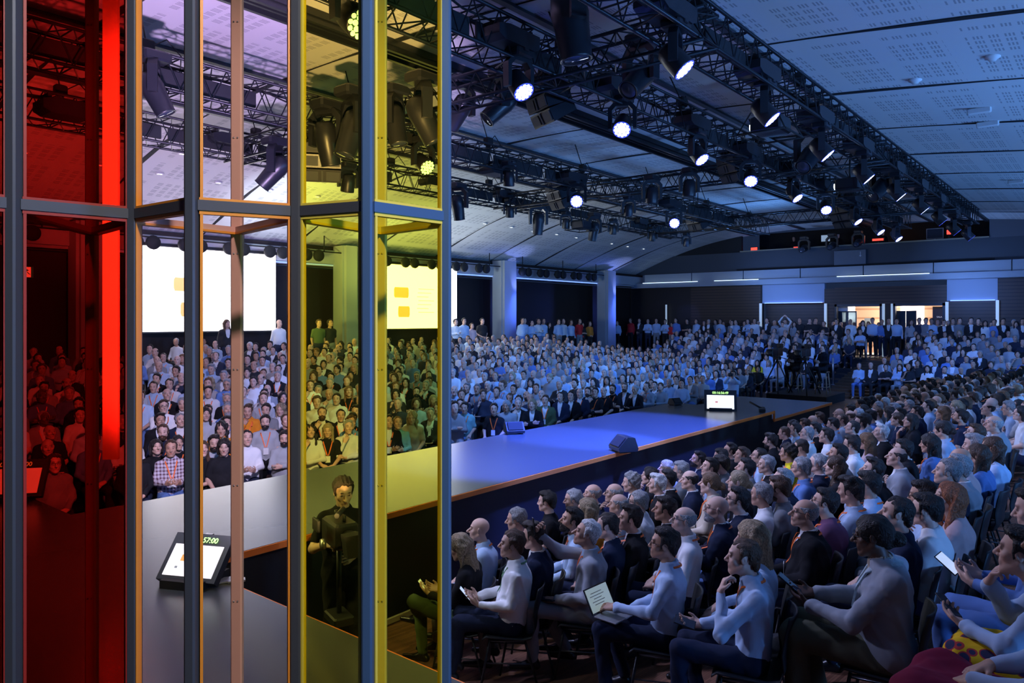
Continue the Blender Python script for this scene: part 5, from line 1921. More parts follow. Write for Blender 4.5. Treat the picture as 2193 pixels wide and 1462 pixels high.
for line in STND.split('\n'):
    for tok in line.split('|'):
        d = parse(tok)
        px = d['px']
        p = on_y(px, 690, 21.2) if px < 1275 else on_x(px, 690, 38.0)
        p.z = 1.15
        hz = HC - (d['py'] - HY) * pix(p)[2] / F
        d.update(block='wall', pos=p, az=-110 if px < 1275 else 185 + RF.uniform(-15, 15), stand=True, sc=max(.9, min(1.09, (hz - 1.15) / 1.745)), hand=True,
                 arms={'chin': 'front', 'cross': 'scross', 'phone': 'front'}.get(d['arms'], RF.choice(('side', 'side', 'front'))))
        people.append(d)
for px, py, code in ((597, 685, 'ws bald'), (485, 693, 'kj long:br n'), (682, 683, 'gnt short:br n'), (706, 693, 'kt short:dk n')):
    d = parse('%d %d %s' % (px, py, code))
    p = on_y(px, 690, 21.0 if px != 485 else 21.4); p.z = 1.15
    d.update(block='wall', pos=p, az=-100, stand=True, sc=1.05, hand=True, arms='side')
    people.append(d)
for i in range(46):
    y = -1 + .42 * i
    if 6.9 < y < 8.6: continue
    d = random_look(RF)
    d['shirt'] = RF.choice(('k', 'n', 'g', 'k', 'bw'))
    d.update(block='wall', pos=Vector((39.0 + RF.uniform(-.2, .2), y, RZ)), az=180 + RF.uniform(-25, 25), stand=True, sc=RF.uniform(.95, 1.05), arms=RF.choice(('side', 'scross', 'front')))
    people.append(d)

# ---- which of them are things of their own: the 280 largest in the picture; the rest is the distant crowd
for d in people:
    d['dist'] = pix(d['pos'])[2]
    d['rank'] = d['dist'] * (.72 if d.get('hand') else 1) * (.9 if d['block'] == 'near' else 1)
people.sort(key=lambda d: d['rank'])
NTHING = 276
things = [d for d in people[:NTHING]]
crowd = people[NTHING:]
# rows and places for the labels
for blk, key in (('near', lambda d: -d['pos'].y), ('left', lambda d: d['pos'].y), ('back', lambda d: d['pos'].x), ('wall', lambda d: 0)):
    L_ = sorted([d for d in things if d['block'] == blk], key=key)
    rows, cur = [], []
    step = {'near': .58, 'left': .86, 'back': .95, 'wall': 99}[blk]
    if L_:
        v0 = key(L_[0])
        for d in L_:
            i = int((key(d) - v0) / step)
            d['row'] = i + 1
    for r_ in set(d['row'] for d in L_):
        for i, d in enumerate(sorted([d for d in L_ if d['row'] == r_], key=lambda d: d['px'] if 'px' in d else pix(d['pos'])[0])):
            d['seat'] = i + 1


def describe(d):
    kind = {'shirt': 'shirt', 'tee': 'tee', 'jacket': 'jacket'}[d['cloth']]
    s = ('plaid shirt' if d.get('plaid') else CNAME[d['shirt']] + ' ' + kind)
    s = 'person in ' + s + (' and glasses' if d['glasses'] else '')
    if d['block'] == 'near':
        return '%s, near-side row %s from stage, %s from the left' % (s, NUMW[d['row']], nth(d['seat']))
    if d['block'] == 'left':
        return '%s, row %s across the stage, %s from the left' % (s, NUMW[d['row']], nth(d['seat']))
    if d['block'] == 'back':
        return '%s, back-of-hall row %s, %s from the left' % (s, NUMW[d['row']], nth(d['seat']))
    return '%s standing along the walls, %s from the left' % (s, nth(d['seat']))


GROUP = {'near': 'audience on the near side of the stage', 'left': 'audience across the stage', 'back': 'audience at the back of the hall', 'wall': 'people standing along the walls'}


def chair(p, az, lab, far=False):
    k = 'chair'
    if k not in FIGS:
        r = empty('audience_chair', (0, 0, 0), 'x', 'chair', 'black chairs on the near side')
        prof = [(.235, .435), (.2, .462), (.05, .45), (-.12, .44), (-.2, .46), (-.235, .53), (-.25, .64), (-.275, .76), (-.3, .87), (-.305, .885)]
        b = MB()
        vs, fs = [], []
        nx = 9
        for y, z in prof:
            for i in range(nx):
                u = i / (nx - 1) * 2 - 1
                back = max(0, min(1, (z - .47) / .2)) if y < -.15 else 0
                w = .225 - .03 * back * abs(u) - (.02 if z > .87 else 0)
                vs.append((u * w, y + .05 * back * u * u, z + .018 * u * u * (1 - back)))
        m_ = len(vs)
        for (y, z), j in zip(prof, range(len(prof))):
            for i in range(nx):
                v = vs[j * nx + i]
                vs.append((v[0], v[1] - (.012 if z > .5 else 0), v[2] - (.014 if z < .5 else 0)))
        for j in range(len(prof) - 1):
            for i in range(nx - 1):
                a = j * nx + i
                fs.append((a, a + nx, a + nx + 1, a + 1)); fs.append((m_ + a, m_ + a + 1, m_ + a + nx + 1, m_ + a + nx))
        e = [i for i in range(nx)] + [j * nx + nx - 1 for j in range(1, len(prof))] + [(len(prof) - 1) * nx + i for i in range(nx - 2, -1, -1)] + [j * nx for j in range(len(prof) - 2, 0, -1)]
        for a, c in zip(e, e[1:] + e[:1]):
            fs.append((a, c, m_ + c, m_ + a))
        b.add(vs, fs, True)
        b.build('seat_shell', mat('chair_shell', (.012, .014, .02), .55, bump=.1), r)
        for sx in (-1, 1):
            for y0, y1 in ((.17, .25), (-.14, -.27)):
                b = MB(); b.tube((sx * .19, y0, .44), (sx * .225, y1, .0), .011, 8); b.build('leg', BLACK, r)
            for pa, pb, rr in (((sx * .19, .17, .432), (sx * .19, -.14, .432), .01), ((sx * .205, .21, .24), (sx * .207, -.2, .24), .007)):
                b = MB(); b.tube(pa, pb, rr, 8); b.build('side_rail', mat('rail_steel', (.12, .13, .15), .3, .8), r)
        FIGS[k] = r
        c = r
    else:
        c = copy_tree(FIGS[k])
    c.location = p
    c.rotation_euler = (0, 0, math.radians(az - 90))
    c['label'] = lab
    c.scale = (.87,) * 3
    return c


def seat_origin(p, az, head=(0, -.02)):
    a = math.radians(az - 90)
    return Vector((p.x - (head[0] * math.cos(a) - head[1] * math.sin(a)), p.y - (head[0] * math.sin(a) + head[1] * math.cos(a)), p.z))


for i, d in enumerate(things):
    fine = d['dist'] < 9.5
    lod = 0 if fine else 1
    st = d.get('stand', False)
    fg = figure(d['arms'], d['cloth'], RF.randint(0, 2), lod, not st)
    o = seat_origin(d['pos'], d['az'])
    put_person(fg, o, d['az'], describe(d), GROUP[d['block']], d['shirt'], d['legs'], d['hair'], None if d.get('hand') or RF.random() > .07 else RF.choice(SKIN_D), d['lany'], d['glasses'], d['beard'],
               d.get('sc', RF.uniform(.98, 1.02) * PS[d['block']]), fine, shirt_mat=MATS['plaid'] if d.get('plaid') else None, small=d['block'] != 'near' and d['dist'] > 13)
    if d['block'] == 'near' and d['dist'] < 9.3:
        chair(o, d['az'], 'black chair under the %s sitter in near-side row %s from the stage' % (nth(d['seat']), NUMW[d['row']]))

# ---- the distant crowd: one object
m, nt, N, L, bs = nmat('crowd')
a_ = N.new('ShaderNodeAttribute'); a_.attribute_name = 'tone'
L.new(a_.outputs['Color'], bs.inputs['Base Color'])
bs.inputs['Roughness'].default_value = .8
MATS['crowd'] = m
LOW = {}


def arrays(me):
    v = np.empty(len(me.vertices) * 3, f32); me.vertices.foreach_get('co', v)
    q = np.empty(len(me.loops), np.int32); me.loops.foreach_get('vertex_index', q)
    t = np.ones((len(me.vertices), 3), f32)
    if 'tone' in me.color_attributes:
        c = np.empty(len(me.vertices) * 4, f32); me.color_attributes['tone'].data.foreach_get('color', c)
        t = c.reshape(-1, 4)[:, :3]
    return v.reshape(-1, 3), q.reshape(-1, 4), t


def low(arms, cloth, var, sit, hs):
    k = (arms, cloth, var, sit, hs)
    if k not in LOW:
        fg = figure(arms, cloth, var, 2, sit)
        out = []
        for nm, role in (('body', 'skin'), ('jacket', 'shirt'), ('shirt', 'under' if cloth == 'jacket' else 'shirt'), ('trousers', 'legs')):
            if nm in fg: out.append((*arrays(fg[nm]), role))
        if hs != 'bald':
            if ('low', hs) not in HAIR:
                V, Q = hair_shape(hs, np.random.RandomState(1)).mesh('h', .02)
                HAIR[('low', hs)] = (V, Q)
            V, Q = HAIR[('low', hs)]
            M = np.array(fg['M'])
            out.append((V @ M[:3, :3].T + M[:3, 3], Q, np.ones((len(V), 3), f32), 'hair'))
        LOW[k] = out
    return LOW[k]


VV, QQ, TT = [], [], []
nv = 0
for d in crowd:
    st = d.get('stand', False)
    arms = d['arms']
    if st: arms = {'lap': 'side', 'thigh': 'side', 'cross': 'scross', 'chin': 'front', 'phone': 'front'}.get(arms, arms)
    pcs = low(arms, d['cloth'], RF.randint(0, 1), not st, d['hair'][0])
    cols = {'skin': RF.choice(SKIN), 'shirt': jit(CLO[d['shirt']], RF), 'under': CLO['w'], 'legs': CLO[d['legs']], 'hair': HAIRC[d['hair'][1]]}
    a = math.radians(d['az'] - 90); c, s = math.cos(a), math.sin(a)
    o = seat_origin(d['pos'], d['az']); sc = d.get('sc', RF.uniform(.96, 1.03) * PS[d['block']])
    R = np.array(((c, -s, 0), (s, c, 0), (0, 0, 1)), f32) * sc
    for V, Q, T, role in pcs:
        VV.append(V @ R.T + np.array(o, f32)); QQ.append(Q + nv); TT.append(T * np.array(cols[role], f32)); nv += len(V)
me = np_mesh('crowd', np.concatenate(VV), np.concatenate(QQ), MATS['crowd'], np.concatenate(TT))
tag(link('crowd', me), 'distant crowd seated and standing in the far rows of the hall', 'crowd', None, 'stuff')
print('PEOPLE', len(people), 'things', len(things), 'crowd', len(crowd), 'verts', nv, 'max dist', max(d['dist'] for d in things), {b: sum(d['block'] == b for d in things) for b in GROUP})
# ---------------------------------------------------------------- figures in the foreground and other single ones
PHONEM = mat('phone_body', (.015, .016, .02), .25)
PSCR = mat('phone_screen', (.6, .7, .9), .3, emit=(.55, .7, 1), es=.8)


def hero(px, py, P, label, shirt, legs, hair, s=.87, fl=NF, az=None, top=None, group=GROUP['near'], head=None, seat=True, pos=None, res=(.0095, .0045), **kw):
    P.setdefault('handres', .006)
    fg = make_figure(P, *res)
    hd = fg['M'].translation
    az = view_az(px) + 87 if az is None else az
    p = pos if pos is not None else spot_at(px, py, fl, (hd.z + .125) * s if top is None else top)
    a = math.radians(az - 90)
    o = Vector((p.x - s * (hd.x * math.cos(a) - hd.y * math.sin(a)), p.y - s * (hd.x * math.sin(a) + hd.y * math.cos(a)), p.z))
    b = put_person(fg, o, az, label, group, shirt, legs, hair, fine=True, scale=s, **kw)
    W = Matrix.Translation(o) @ Matrix.Rotation(a, 4, 'Z') @ Matrix.Scale(s, 4)
    return W, o, az, fg


def phone(W, c, nrm, up, label, lit=True, size=(.072, .15, .009), name='phone', cat='phone'):
    """c, nrm (screen side), up in the figure's frame"""
    z = Vector(nrm).normalized(); y = (Vector(up) - z * Vector(up).dot(z)).normalized(); x = y.cross(z)
    M = Matrix((x, y, z)).transposed().to_4x4(); M.translation = Vector(c)
    M = W @ M
    r = bpy.data.objects.new(name, None); COL.objects.link(r); r.empty_display_size = .05
    r.matrix_world = M
    tag(r, label, cat)
    b = MB(); b.bbox((0, 0, 0), size, size[2] * .3); b.build('body', PHONEM, r)
    b = MB(); b.box((0, 0, size[2] / 2 + .0006), (size[0] * .9, size[1] * .92, .001)); b.build('screen', PSCR if lit else LENSD, r)
    return r


A_ = ARMS
# aisle end of each row
W, o, az, fg = hero(985, 1143, dict(arms=((.2, .05, .74), (.1, .27, .74), (-.3, .8, .3), (-.6, 0, .7), (-.2, .05, .74), (-.07, .3, .75), (.3, .8, .3), (.6, 0, .7)), yaw=-4, pitch=-14, seed=4, wide=.92,
                    joints=dict(head=(0, .03, 1.2), kneer=(.11, .46, .54), ankr=(.12, .44, .1), kneel=(-.03, .48, .66), ankl=(.2, .5, .42), toel=(.26, .68, .36))), 'person with long fair hair in black top beside the blue post of the glass screen', 'k', 'gn', ('long', 'bl'), lany=False, az=view_az(985) + 74)
phone(W, (0, .4, .8), (0, -.8, .6), (0, .5, .8), 'dark phone held by the fair-haired sitter beside the blue post')
chair(o, az, 'black chair under the fair-haired sitter beside the blue post')
W, o, az, fg = hero(1095, 1135, dict(arms=((.21, .0, .75), (.07, .3, .72), (-.4, .85, .3), (-.75, -.1, .6), (-.215, -.02, .74), (-.08, .27, .7), (.4, .85, .3), (.75, -.1, .6)), yaw=4, pitch=5, seed=14, wide=1.12,
                    joints=dict(kneel=(-.12, .45, .56), ankl=(-.1, .52, .1), kneer=(.12, .46, .55), ankr=(.13, .5, .09))), 'person in white shirt with a phone, at the aisle end of the second near row', 'w', 'n', ('grey', 'br'), lany=(.1, .25, .12), badge=False, shoe='k')
phone(W, (.0, .41, .77), (0, -.75, .65), (0, .6, .75), 'black phone held in both hands by the sitter in white shirt')
chair(o, az, 'black chair under the sitter in white shirt at the end of the second near row')
W, o, az, fg = hero(1255, 1112, dict(arms=((.2, .24, .98), (.1, .42, 1.16), (-.25, .15, 1), (-.6, -.5, .2), (-.22, -.04, .72), (-.1, .27, .645), (.35, 1, -.1), (.2, -.1, -1)), yaw=6, pitch=17, seed=21, jacket=True, face=FACES[2], curlr=.75,
                    joints=dict(kneel=(-.12, .47, .56), ankl=(-.12, .46, .1), kneer=(.12, .42, .5), ankr=(.13, .16, .1), toer=(.15, .3, .04))), 'person in grey suit with raised arm, aisle end of the third near row', 'bw', 'bw', ('grey', 'wh'), under='lb', badge=False)
phone(W, (.045, .47, 1.26), (.3, -1, .1), (.1, .1, 1), 'dark phone held up in the raised hand of the sitter in grey suit', False)
phone(W, (-.06, .33, .64), (.1, .1, 1), (.6, 1, 0), 'black tablet resting on the lap of the sitter in grey suit', False, (.15, .22, .01), 'tablet', 'tablet')
chair(o, az, 'black chair under the sitter in grey suit with raised phone')
W, o, az, fg = hero(1421, 1130, dict(arms=((.21, .02, .74), (.08, .24, .66), (-.6, .7, -.1), (-.1, -.2, -1), (-.225, .06, .76), (-.1, .36, .73), (.45, .85, -.15), (.4, .0, -.9)), yaw=3, pitch=6, seed=8, face=FACES[4],
                    joints=dict(kneel=(-.13, .47, .56), ankl=(-.13, .42, .1), kneer=(.12, .43, .53), ankr=(.13, .3, .09))), 'person in pale blue shirt with a laptop, aisle end of the fourth near row', 'lb', 'n', ('short', 'dk'), glasses=True, beard=None, badge=False)
r = bpy.data.objects.new('laptop', None); COL.objects.link(r)
r.matrix_world = W @ Matrix.Translation((.0, .46, .655)) @ Matrix.Rotation(math.radians(-28), 4, 'Z')
tag(r, 'open laptop with pale screen on the lap of the sitter in glasses', 'laptop')
b = MB(); b.bbox((0, -.12, 0), (.3, .21, .014), .004); b.build('keyboard_base', mat('laptop_grey', (.25, .26, .28), .4, .5), r)
T = Matrix.Translation((0, -.01, .008)) @ Matrix.Rotation(math.radians(62), 4, 'X')
b = MB(); b.box(T @ Vector((0, .1, -.004)), (.3, .2, .008), M=T); lid = b.build('lid', PHONEM, r)
b = MB(); b.box(T @ Vector((0, .1, .001)), (.28, .18, .002), M=T); b.build('display', mat('laptop_screen', (.5, .6, .6), .3, emit=(.45, .58, .56), es=.42), lid)
b = MB()
for i, w in enumerate((.14, .18, .1, .16, .12)):
    b.box(T @ Vector((-.02, .15 - .022 * i, .0025)), (w, .005, .001), M=T)
b.build('screen_text', mat('text_grey', (.15, .2, .2), .5), lid)
chair(o, az, 'black chair under the laptop user at the end of the fourth near row')
W, o, az, fg = hero(1590, 1154, dict(arms=((.2, .05, .73), (.1, .34, .66), (-.3, 1, .1), (-.6, 0, .8), (-.215, .17, .735), (-.06, .185, .965), (.25, -.3, .9), (.3, -1, .3)), yaw=5, pitch=4, seed=31, curll=.9, face=FACES[1],
                    joints=dict(ches=(0, -.045, .91), neck=(0, -.015, 1.04), head=(0, .045, 1.2), kneel=(-.13, .46, .56), ankl=(-.13, .46, .1), kneer=(.12, .44, .53), ankr=(.13, .34, .09))), 'person in pale blue shirt with hand over the mouth, aisle end of the fifth row', 'lb', 'n', ('crop', 'br'), badge=False, beard=None)
phone(W, (.04, .44, .68), (-.5, -.2, .8), (0, 1, .2), 'dark phone in the lap hand of the sitter covering their mouth', False)
chair(o, az, 'black chair under the sitter with a hand over the mouth')
W, o, az, fg = hero(1868, 1104, dict(arms=((.2, .13, .76), (.07, .4, .77), (-.4, .9, .1), (-.6, .1, .8), (-.215, .14, .73), (-.08, .4, .74), (.4, .9, .2), (.7, 0, .7)), yaw=2, pitch=-4, seed=44, jacket=True, wide=1.1, legw=1.35, face=FACES[3],
                    joints=dict(ches=(0, -.03, .9), neck=(0, .0, 1.035), head=(0, .05, 1.2), kneel=(-.14, .48, .57), ankl=(-.14, .45, .1), kneer=(.13, .46, .55), ankr=(.14, .38, .1))), 'person in pale grey blazer with scarf, hair bun and glasses, holding a phone', 'bw', 'ol', ('bun', 'dk'), skin=(.11, .05, .03), glasses=True, lany=False, under='be', s=.93)
phone(W, (.0, .53, .83), (0, -.6, .8), (0, .9, .4), 'large dark phone held by the sitter in pale grey blazer', False, (.08, .165, .01))
b = MB()
for s_ in (-1, 1):
    pts = [(s_ * .07, -.01, 1.06), (s_ * .075, .07, 1.0), (s_ * .06, .125, .9), (s_ * .05, .15, .78)]
    b.ribbon(pts, [(s_ * .5, .5, .6), (0, 1, .3), (0, 1, .1), (0, 1, 0)], .06, .012)
ng = [(.075 * math.cos(t), -.02 - .075 * math.sin(t), 1.06) for t in np.linspace(0, PI, 8)]
b.ribbon(ng, [(p[0], p[1] + .02, .2) for p in ng], .05, .012)
sc_ = tag(b.build('scarf', mat('scarf_cloth', (.35, .45, .5), .9, bump=.4, var=.4, bscale=60)), 'blue-grey scarf around the neck of the sitter in pale grey blazer', 'scarf'); sc_.matrix_world = W
chair(o, az, 'black chair under the sitter in pale grey blazer')
# row across the aisle at the right edge of the view
W, o, az, fg = hero(2188, 1129, dict(arms=((.22, .36, .7), (.06, .42, .9), (-.3, -.35, .8), (-.3, -1, .3), (-.23, .3, .69), (-.05, .5, .68), (.6, .75, .2), (.3, -.2, 1)), yaw=-4, pitch=4, seed=51, curlr=.8, skirt='short', wide=.95,
                    joints=dict(ches=(0, .1, .86), neck=(0, .19, .955), head=(0, .27, 1.1), sh=(.155, .13, .905), kneel=(-.13, .5, .55), kneer=(.12, .5, .55))), 'person in pale blue blouse and yellow floral skirt, at the right edge', 'lb', 'y', ('short', 'dk'), lany=False, legs_mat=MATS['floral'], s=.98, az=view_az(2188) + 82)
phone(W, (.04, .6, .74), (0, -.6, .8), (.5, .9, .3), 'dark phone in the lap hand of the sitter in floral skirt', False)
W, o, az, fg = hero(2268, 1098, dict(arms='lap', yaw=-6, pitch=2, seed=52, skirt='long', wide=1.0), 'person in pale blue blouse and long wine red skirt, nearest the right edge', 'lb', 'wn', ('bob', 'br'), lany=True, s=1.05, az=view_az(2268) + 80)
W, o, az, fg = hero(2216, 1046, dict(arms='phone', yaw=0, pitch=-8, seed=53), 'person in blue shirt with a lit phone, cut off by the right edge', 'b', 'b', ('short', 'dk'), lany=False, s=.95, az=view_az(2216) + 84)
phone(W, (.0, .43, .82), (-.5, -.5, .7), (.2, .9, .4), 'white phone with lit screen held out near the right edge')
# camera operator with body rig in the corner of the stage
W, o, az, fg = hero(735, 1022, dict(sit=False, arms=((.25, .1, 1.17), (.12, .33, 1.27), (-.5, .8, .2), (-.6, .2, -.5), (-.25, .08, 1.15), (-.08, .33, 1.16), (.5, .85, 0), (.8, 0, -.2)), yaw=14, pitch=-16, seed=70, curl=.9, short=True),
                    'person in black tee operating a body-mounted film camera behind the left yellow pane', 'k', 'k', ('short', 'dk'), lany=False, group=None, fl=lambda x, y: 0., s=.96, az=-128)
r = bpy.data.objects.new('film_camera', None); COL.objects.link(r); r.matrix_world = W @ Matrix.Translation((.03, .46, 1.24)) @ Matrix.Rotation(.35, 4, 'Z') @ Matrix.Scale(1.2, 4)
tag(r, 'black film camera on a stabiliser arm held by the operator behind the yellow pane', 'camera')
b = MB(); b.bbox((0, .02, .14), (.16, .3, .17), .015); b.build('body', BLACKP, r)
b = MB(); b.lathe([(0, 0), (.05, 0), (.055, .08), (.065, .1), (.07, .16), (.06, .17), (0, .15)], 18, axis_m((0, .17, .14), (0, 1, 0))); b.build('lens', BLACK, r)
b = MB(); b.prism([(-.09, -.06), (.09, -.06), (.11, .08), (-.11, .08)], 0, .08, axis_m((0, .34, .14), (0, 1, 0))); b.build('matte_box', BLACKM, r)
b = MB(); b.tube((-.05, -.06, .27), (.05, .1, .27), .018).tube((0, -.06, .22), (0, -.06, .27), .012).tube((0, .1, .22), (0, .1, .27), .012); b.build('top_handle', BLACK, r)
b = MB(); b.bbox((.15, -.02, .2), (.02, .12, .085), .006); mo = b.build('viewing_monitor', BLACKP, r)
b = MB(); b.box((.14, -.02, .2), (.002, .1, .065)); b.build('monitor_screen', PSCR, mo)
b = MB(); b.tube((0, 0, .06), (0, 0, -.42), .018).bbox((0, 0, -.44), (.14, .22, .06), .01).tube((0, -.1, -.05), (-.25, -.3, -.12), .016).tube((-.25, -.3, -.12), (-.12, -.4, -.02), .016); b.build('stabiliser_arm', BLACK, r)
for q in (-.06, .06):
    b = MB(); b.lathe([(0, 0), (.035, 0), (.035, .025), (0, .025)], 14, axis_m((q * 2.2, .1, .1), (1, 0, 0))); b.build('focus_wheel', STEEL, r)
# crouching photographer beyond the end of the stage
W, o, az, fg = hero(1570, 803, dict(sit=True, arms=((.2, .16, .98), (.06, .24, 1.17), (-.5, .3, .7), (-.6, .5, 0), (-.2, .16, .98), (-.06, .24, 1.17), (.5, .3, .7), (.6, .5, 0)), seed=71), 'person in pale blue tee kneeling with a camera at the far end of the stage', 'lb', 'b', ('short', 'dk'),
                    lany=False, group=None, pos=on_x(1570, 803, 22.5) * 1.0 - Vector((0, 0, on_x(1570, 803, 22.5).z)) + Vector((0, 0, .02)), az=190, s=1.0, res=(.014, .009))
r = bpy.data.objects.new('photo_camera', None); COL.objects.link(r); r.matrix_world = W @ Matrix.Translation((0, .33, 1.24)); tag(r, 'black photo camera held up by the kneeling photographer', 'camera')
b = MB(); b.bbox((0, 0, 0), (.15, .07, .1), .012).bbox((0, .0, .06), (.06, .06, .04), .01); b.build('body', BLACKP, r)
b = MB(); b.lathe([(0, 0), (.04, 0), (.045, .12), (0, .12)], 14, axis_m((0, .03, 0), (0, 1, 0))); b.build('lens', BLACK, r)
# camera platform at the back
PXB = 26.6
p0, p1 = on_x(1641, 850, PXB), on_x(1770, 850, PXB)
b = MB(); b.box((PXB + 1.1, (p0.y + p1.y) / 2, .15), (2.2, p0.y - p1.y, .3)); pl = tag(b.build('camera_platform', BLACKM), 'low black platform carrying two broadcast cameras beyond the stage end', 'platform')
WOODP = mat('stool_wood', (.45, .33, .2), .5)
for i, (px, sx) in enumerate(((1702, .2), (1762, .3))):
    q = on_x(px, 800, PXB + .9 + sx)
    q.z = .3
    r = empty('bar_stool', q, 'tall wooden stool under the ' + ['left', 'right'][i] + ' broadcast camera operator', 'stool', 'operators\' stools')
    b = MB(); b.bbox((0, 0, .78), (.38, .38, .05), .015); b.build('seat', BLACKP, r)
    for sx_ in (-1, 1):
        for sy in (-1, 1):
            b = MB(); b.tube((sx_ * .15, sy * .15, .76), (sx_ * .2, sy * .2, 0), .018, 8); b.build('leg', WOODP, r)
    b = MB(); b.tube((-.18, -.18, .25), (.18, -.18, .25), .012).tube((-.18, .18, .25), (.18, .18, .25), .012).tube((-.18, -.18, .25), (-.18, .18, .25), .012); b.build('foot_rail', WOODP, r)
    hero(px, 745, dict(sit=True, arms='phone', seed=80 + i, pitch=-6, joints=dict(ankl=(-.13, .25, .12), ankr=(.13, .25, .12))), 'person in black shirt at the ' + ['left', 'right'][i] + ' broadcast camera on the platform', 'k', 'k', ('crop', 'dk'), lany=False, group='broadcast camera operators',
         pos=q + Vector((0, 0, .35)), az=[176, 160][i], s=1.05, res=(.014, .009))
    c = q + Vector((-.75, .38, 0))
    r = empty('broadcast_camera', c, 'black broadcast camera on a tripod in front of the ' + ['left', 'right'][i] + ' operator', 'camera', 'broadcast cameras', PI)
    b = MB(); b.bbox((0, 0, 1.5), (.55, .24, .28), .02); b.build('body', BLACKP, r)
    b = MB(); b.bbox((.52, 0, 1.5), (.5, .24, .24), .02).lathe([(0, 0), (.1, 0), (.11, .08), (0, .06)], 16, axis_m((.77, 0, 1.5), (1, 0, 0))); b.build('box_lens', BLACK, r)
    b = MB(); b.bbox((-.3, .0, 1.72), (.05, .24, .16), .01).tube((-.2, 0, 1.62), (-.28, 0, 1.7), .015); b.build('viewfinder', BLACKP, r)
    b = MB(); b.bbox((0, 0, 1.28), (.26, .22, .12), .02).tube((-.1, .1, 1.3), (-.7, .25, 1.18), .014).tube((-.1, -.1, 1.3), (-.7, -.25, 1.18), .014); b.build('pan_head', BLACK, r)
    for k in range(3):
        t = k * 2 * PI / 3 + .4
        b = MB(); b.tube((0, 0, 1.22), (.62 * math.cos(t), .62 * math.sin(t), .02), .026, 8); b.build('tripod_leg', BLACK, r)
# person taking a picture with both arms raised, at the lit niche
hero(1682, 690, dict(sit=False, arms=((.3, .08, 1.62), (.1, .14, 1.86), (-.6, .1, .6), (0, -.5, -.5), (-.3, .08, 1.62), (-.1, .14, 1.86), (.6, .1, .6), (0, -.5, -.5)), seed=90), 'person with both arms raised overhead taking a picture by the blue-lit niche', 'w', 'n', ('short', 'dk'), lany=False,
     group=None, pos=Vector((38.6, on_x(1682, 690, 38.6).y, 1.2)), az=186, s=1.02, res=(.015, .01))
# operators in the control booth
for i, px in enumerate((1700, 1795, 1890)):
    q = on_x(px, 520, WALLX + 1.3); q.z = 5.75
    hero(px, 520, dict(sit=False, arms='front', seed=95 + i, pitch=-8), ['person in dark shirt in the control booth, left of three operators', 'person in dark shirt in the control booth, middle of three operators', 'person in red cap in the control booth, right of three operators'][i], 'k', 'k', ('crop', 'dk' if i < 2 else 'rd'), lany=False,
         group=None, pos=q, az=185, s=1.0, res=(.018, .011))
# handrails of the aisle steps
for i, (px, x) in enumerate(((1784, 31.5), (1813, 35.5), (1855, 35.5))):
    q = on_x(px, 740, x)
    zf = .33 if i == 0 else 1.0
    r = empty('handrail_post', (x, q.y, zf), ['steel handrail post at the left foot of the aisle steps', 'steel handrail post halfway up the aisle steps, left side', 'steel handrail post halfway up the aisle steps, right side'][i], 'post')
    b = MB(); b.tube((0, 0, 0), (0, 0, 1.1), .035, 10); b.build('pole', STEEL, r)
    b = MB(); b.lathe([(0, 0), (.09, 0), (.08, .02), (0, .02)], 14); b.build('base_plate', STEEL, r)
# ---------------------------------------------------------------- light
def spot(p, aim, e, col, ang, blend=.6, rad=.12):
    l = bpy.data.lights.new('spot', 'SPOT')
    l.energy = e; l.color = col; l.spot_size = math.radians(ang); l.spot_blend = blend; l.shadow_soft_size = rad
    o = bpy.data.objects.new('spot_lamp', l)
    COL.objects.link(o)
    o.location = p
    o.rotation_euler = (Vector(aim) - Vector(p)).to_track_quat('-Z', 'Y').to_euler()
    return o


def point(p, e, col, rad=.3):
    l = bpy.data.lights.new('point', 'POINT')
    l.energy = e; l.color = col; l.shadow_soft_size = rad
    o = bpy.data.objects.new('point_lamp', l)
    COL.objects.link(o); o.location = p
    return o


W_ = bpy.data.worlds.new('hall')
SC.world = W_
W_.use_nodes = True
W_.node_tree.nodes['Background'].inputs[0].default_value = (.2, .38, 1, 1)
W_.node_tree.nodes['Background'].inputs[1].default_value = .05
BLU, LAV, WHT = (.14, .34, 1.), (.8, .72, 1.), (1., .93, .95)
# blue wash over the seats on the right, from the trusses
KEY = (.5, .56, 1.)
spot((5.2, 5.4, 5.6), (6.0, 2.4, .8), 620, KEY, 78, .8)
spot((.8, 9.6, 4.6), (6.2, 3.2, .9), 1150, (.5, .56, 1), 46, .7, .25)  # added low spot on no truss, for stage-side light on the faces
spot((3.5, 10.0, 5.4), (11, 2.6, .8), 1100, (.4, .5, 1), 44, .7, .25)  # second added low spot, also on no truss
spot((9.3, 5.5, 5.7), (9.5, 2.3, .8), 760, (.4, .5, 1), 85, .8)
spot((14.2, 5.5, 5.7), (13.5, 2.3, .8), 760, (.3, .44, 1), 85, .8)
spot((20.4, 5.5, 5.7), (19, 2.3, .5), 700, (.2, .4, 1), 90, .8)
spot((25, 5.5, 5.6), (34, 8.5, 1), 1300, (.1, .26, 1), 80, .8)
spot((25, 3.4, 5.6), (35, 1, 1.2), 1200, (.1, .26, 1), 80, .8)
spot((25, 12.2, 5.6), (35, 15, 1), 1200, (.1, .26, 1), 80, .8)
# blue over the seats across the stage
spot((10, 9.0, 5.8), (12.3, 13.5, .3), 1250, (.13, .33, 1), 88, .7)
spot((16, 9.0, 5.8), (18, 15, .3), 1300, (.08, .29, 1), 90, .7)
spot((22, 9.0, 5.8), (23, 15, .3), 1100, (.07, .26, 1), 90, .7)
# stage pool
spot((8.9, 4.7, 5.6), (8.7, 6.5, 1.07), 8500, (.06, .13, 1), 54, .3)
spot((11.3, 4.7, 5.6), (11.3, 6.5, 1.07), 8500, (.06, .13, 1), 54, .3)
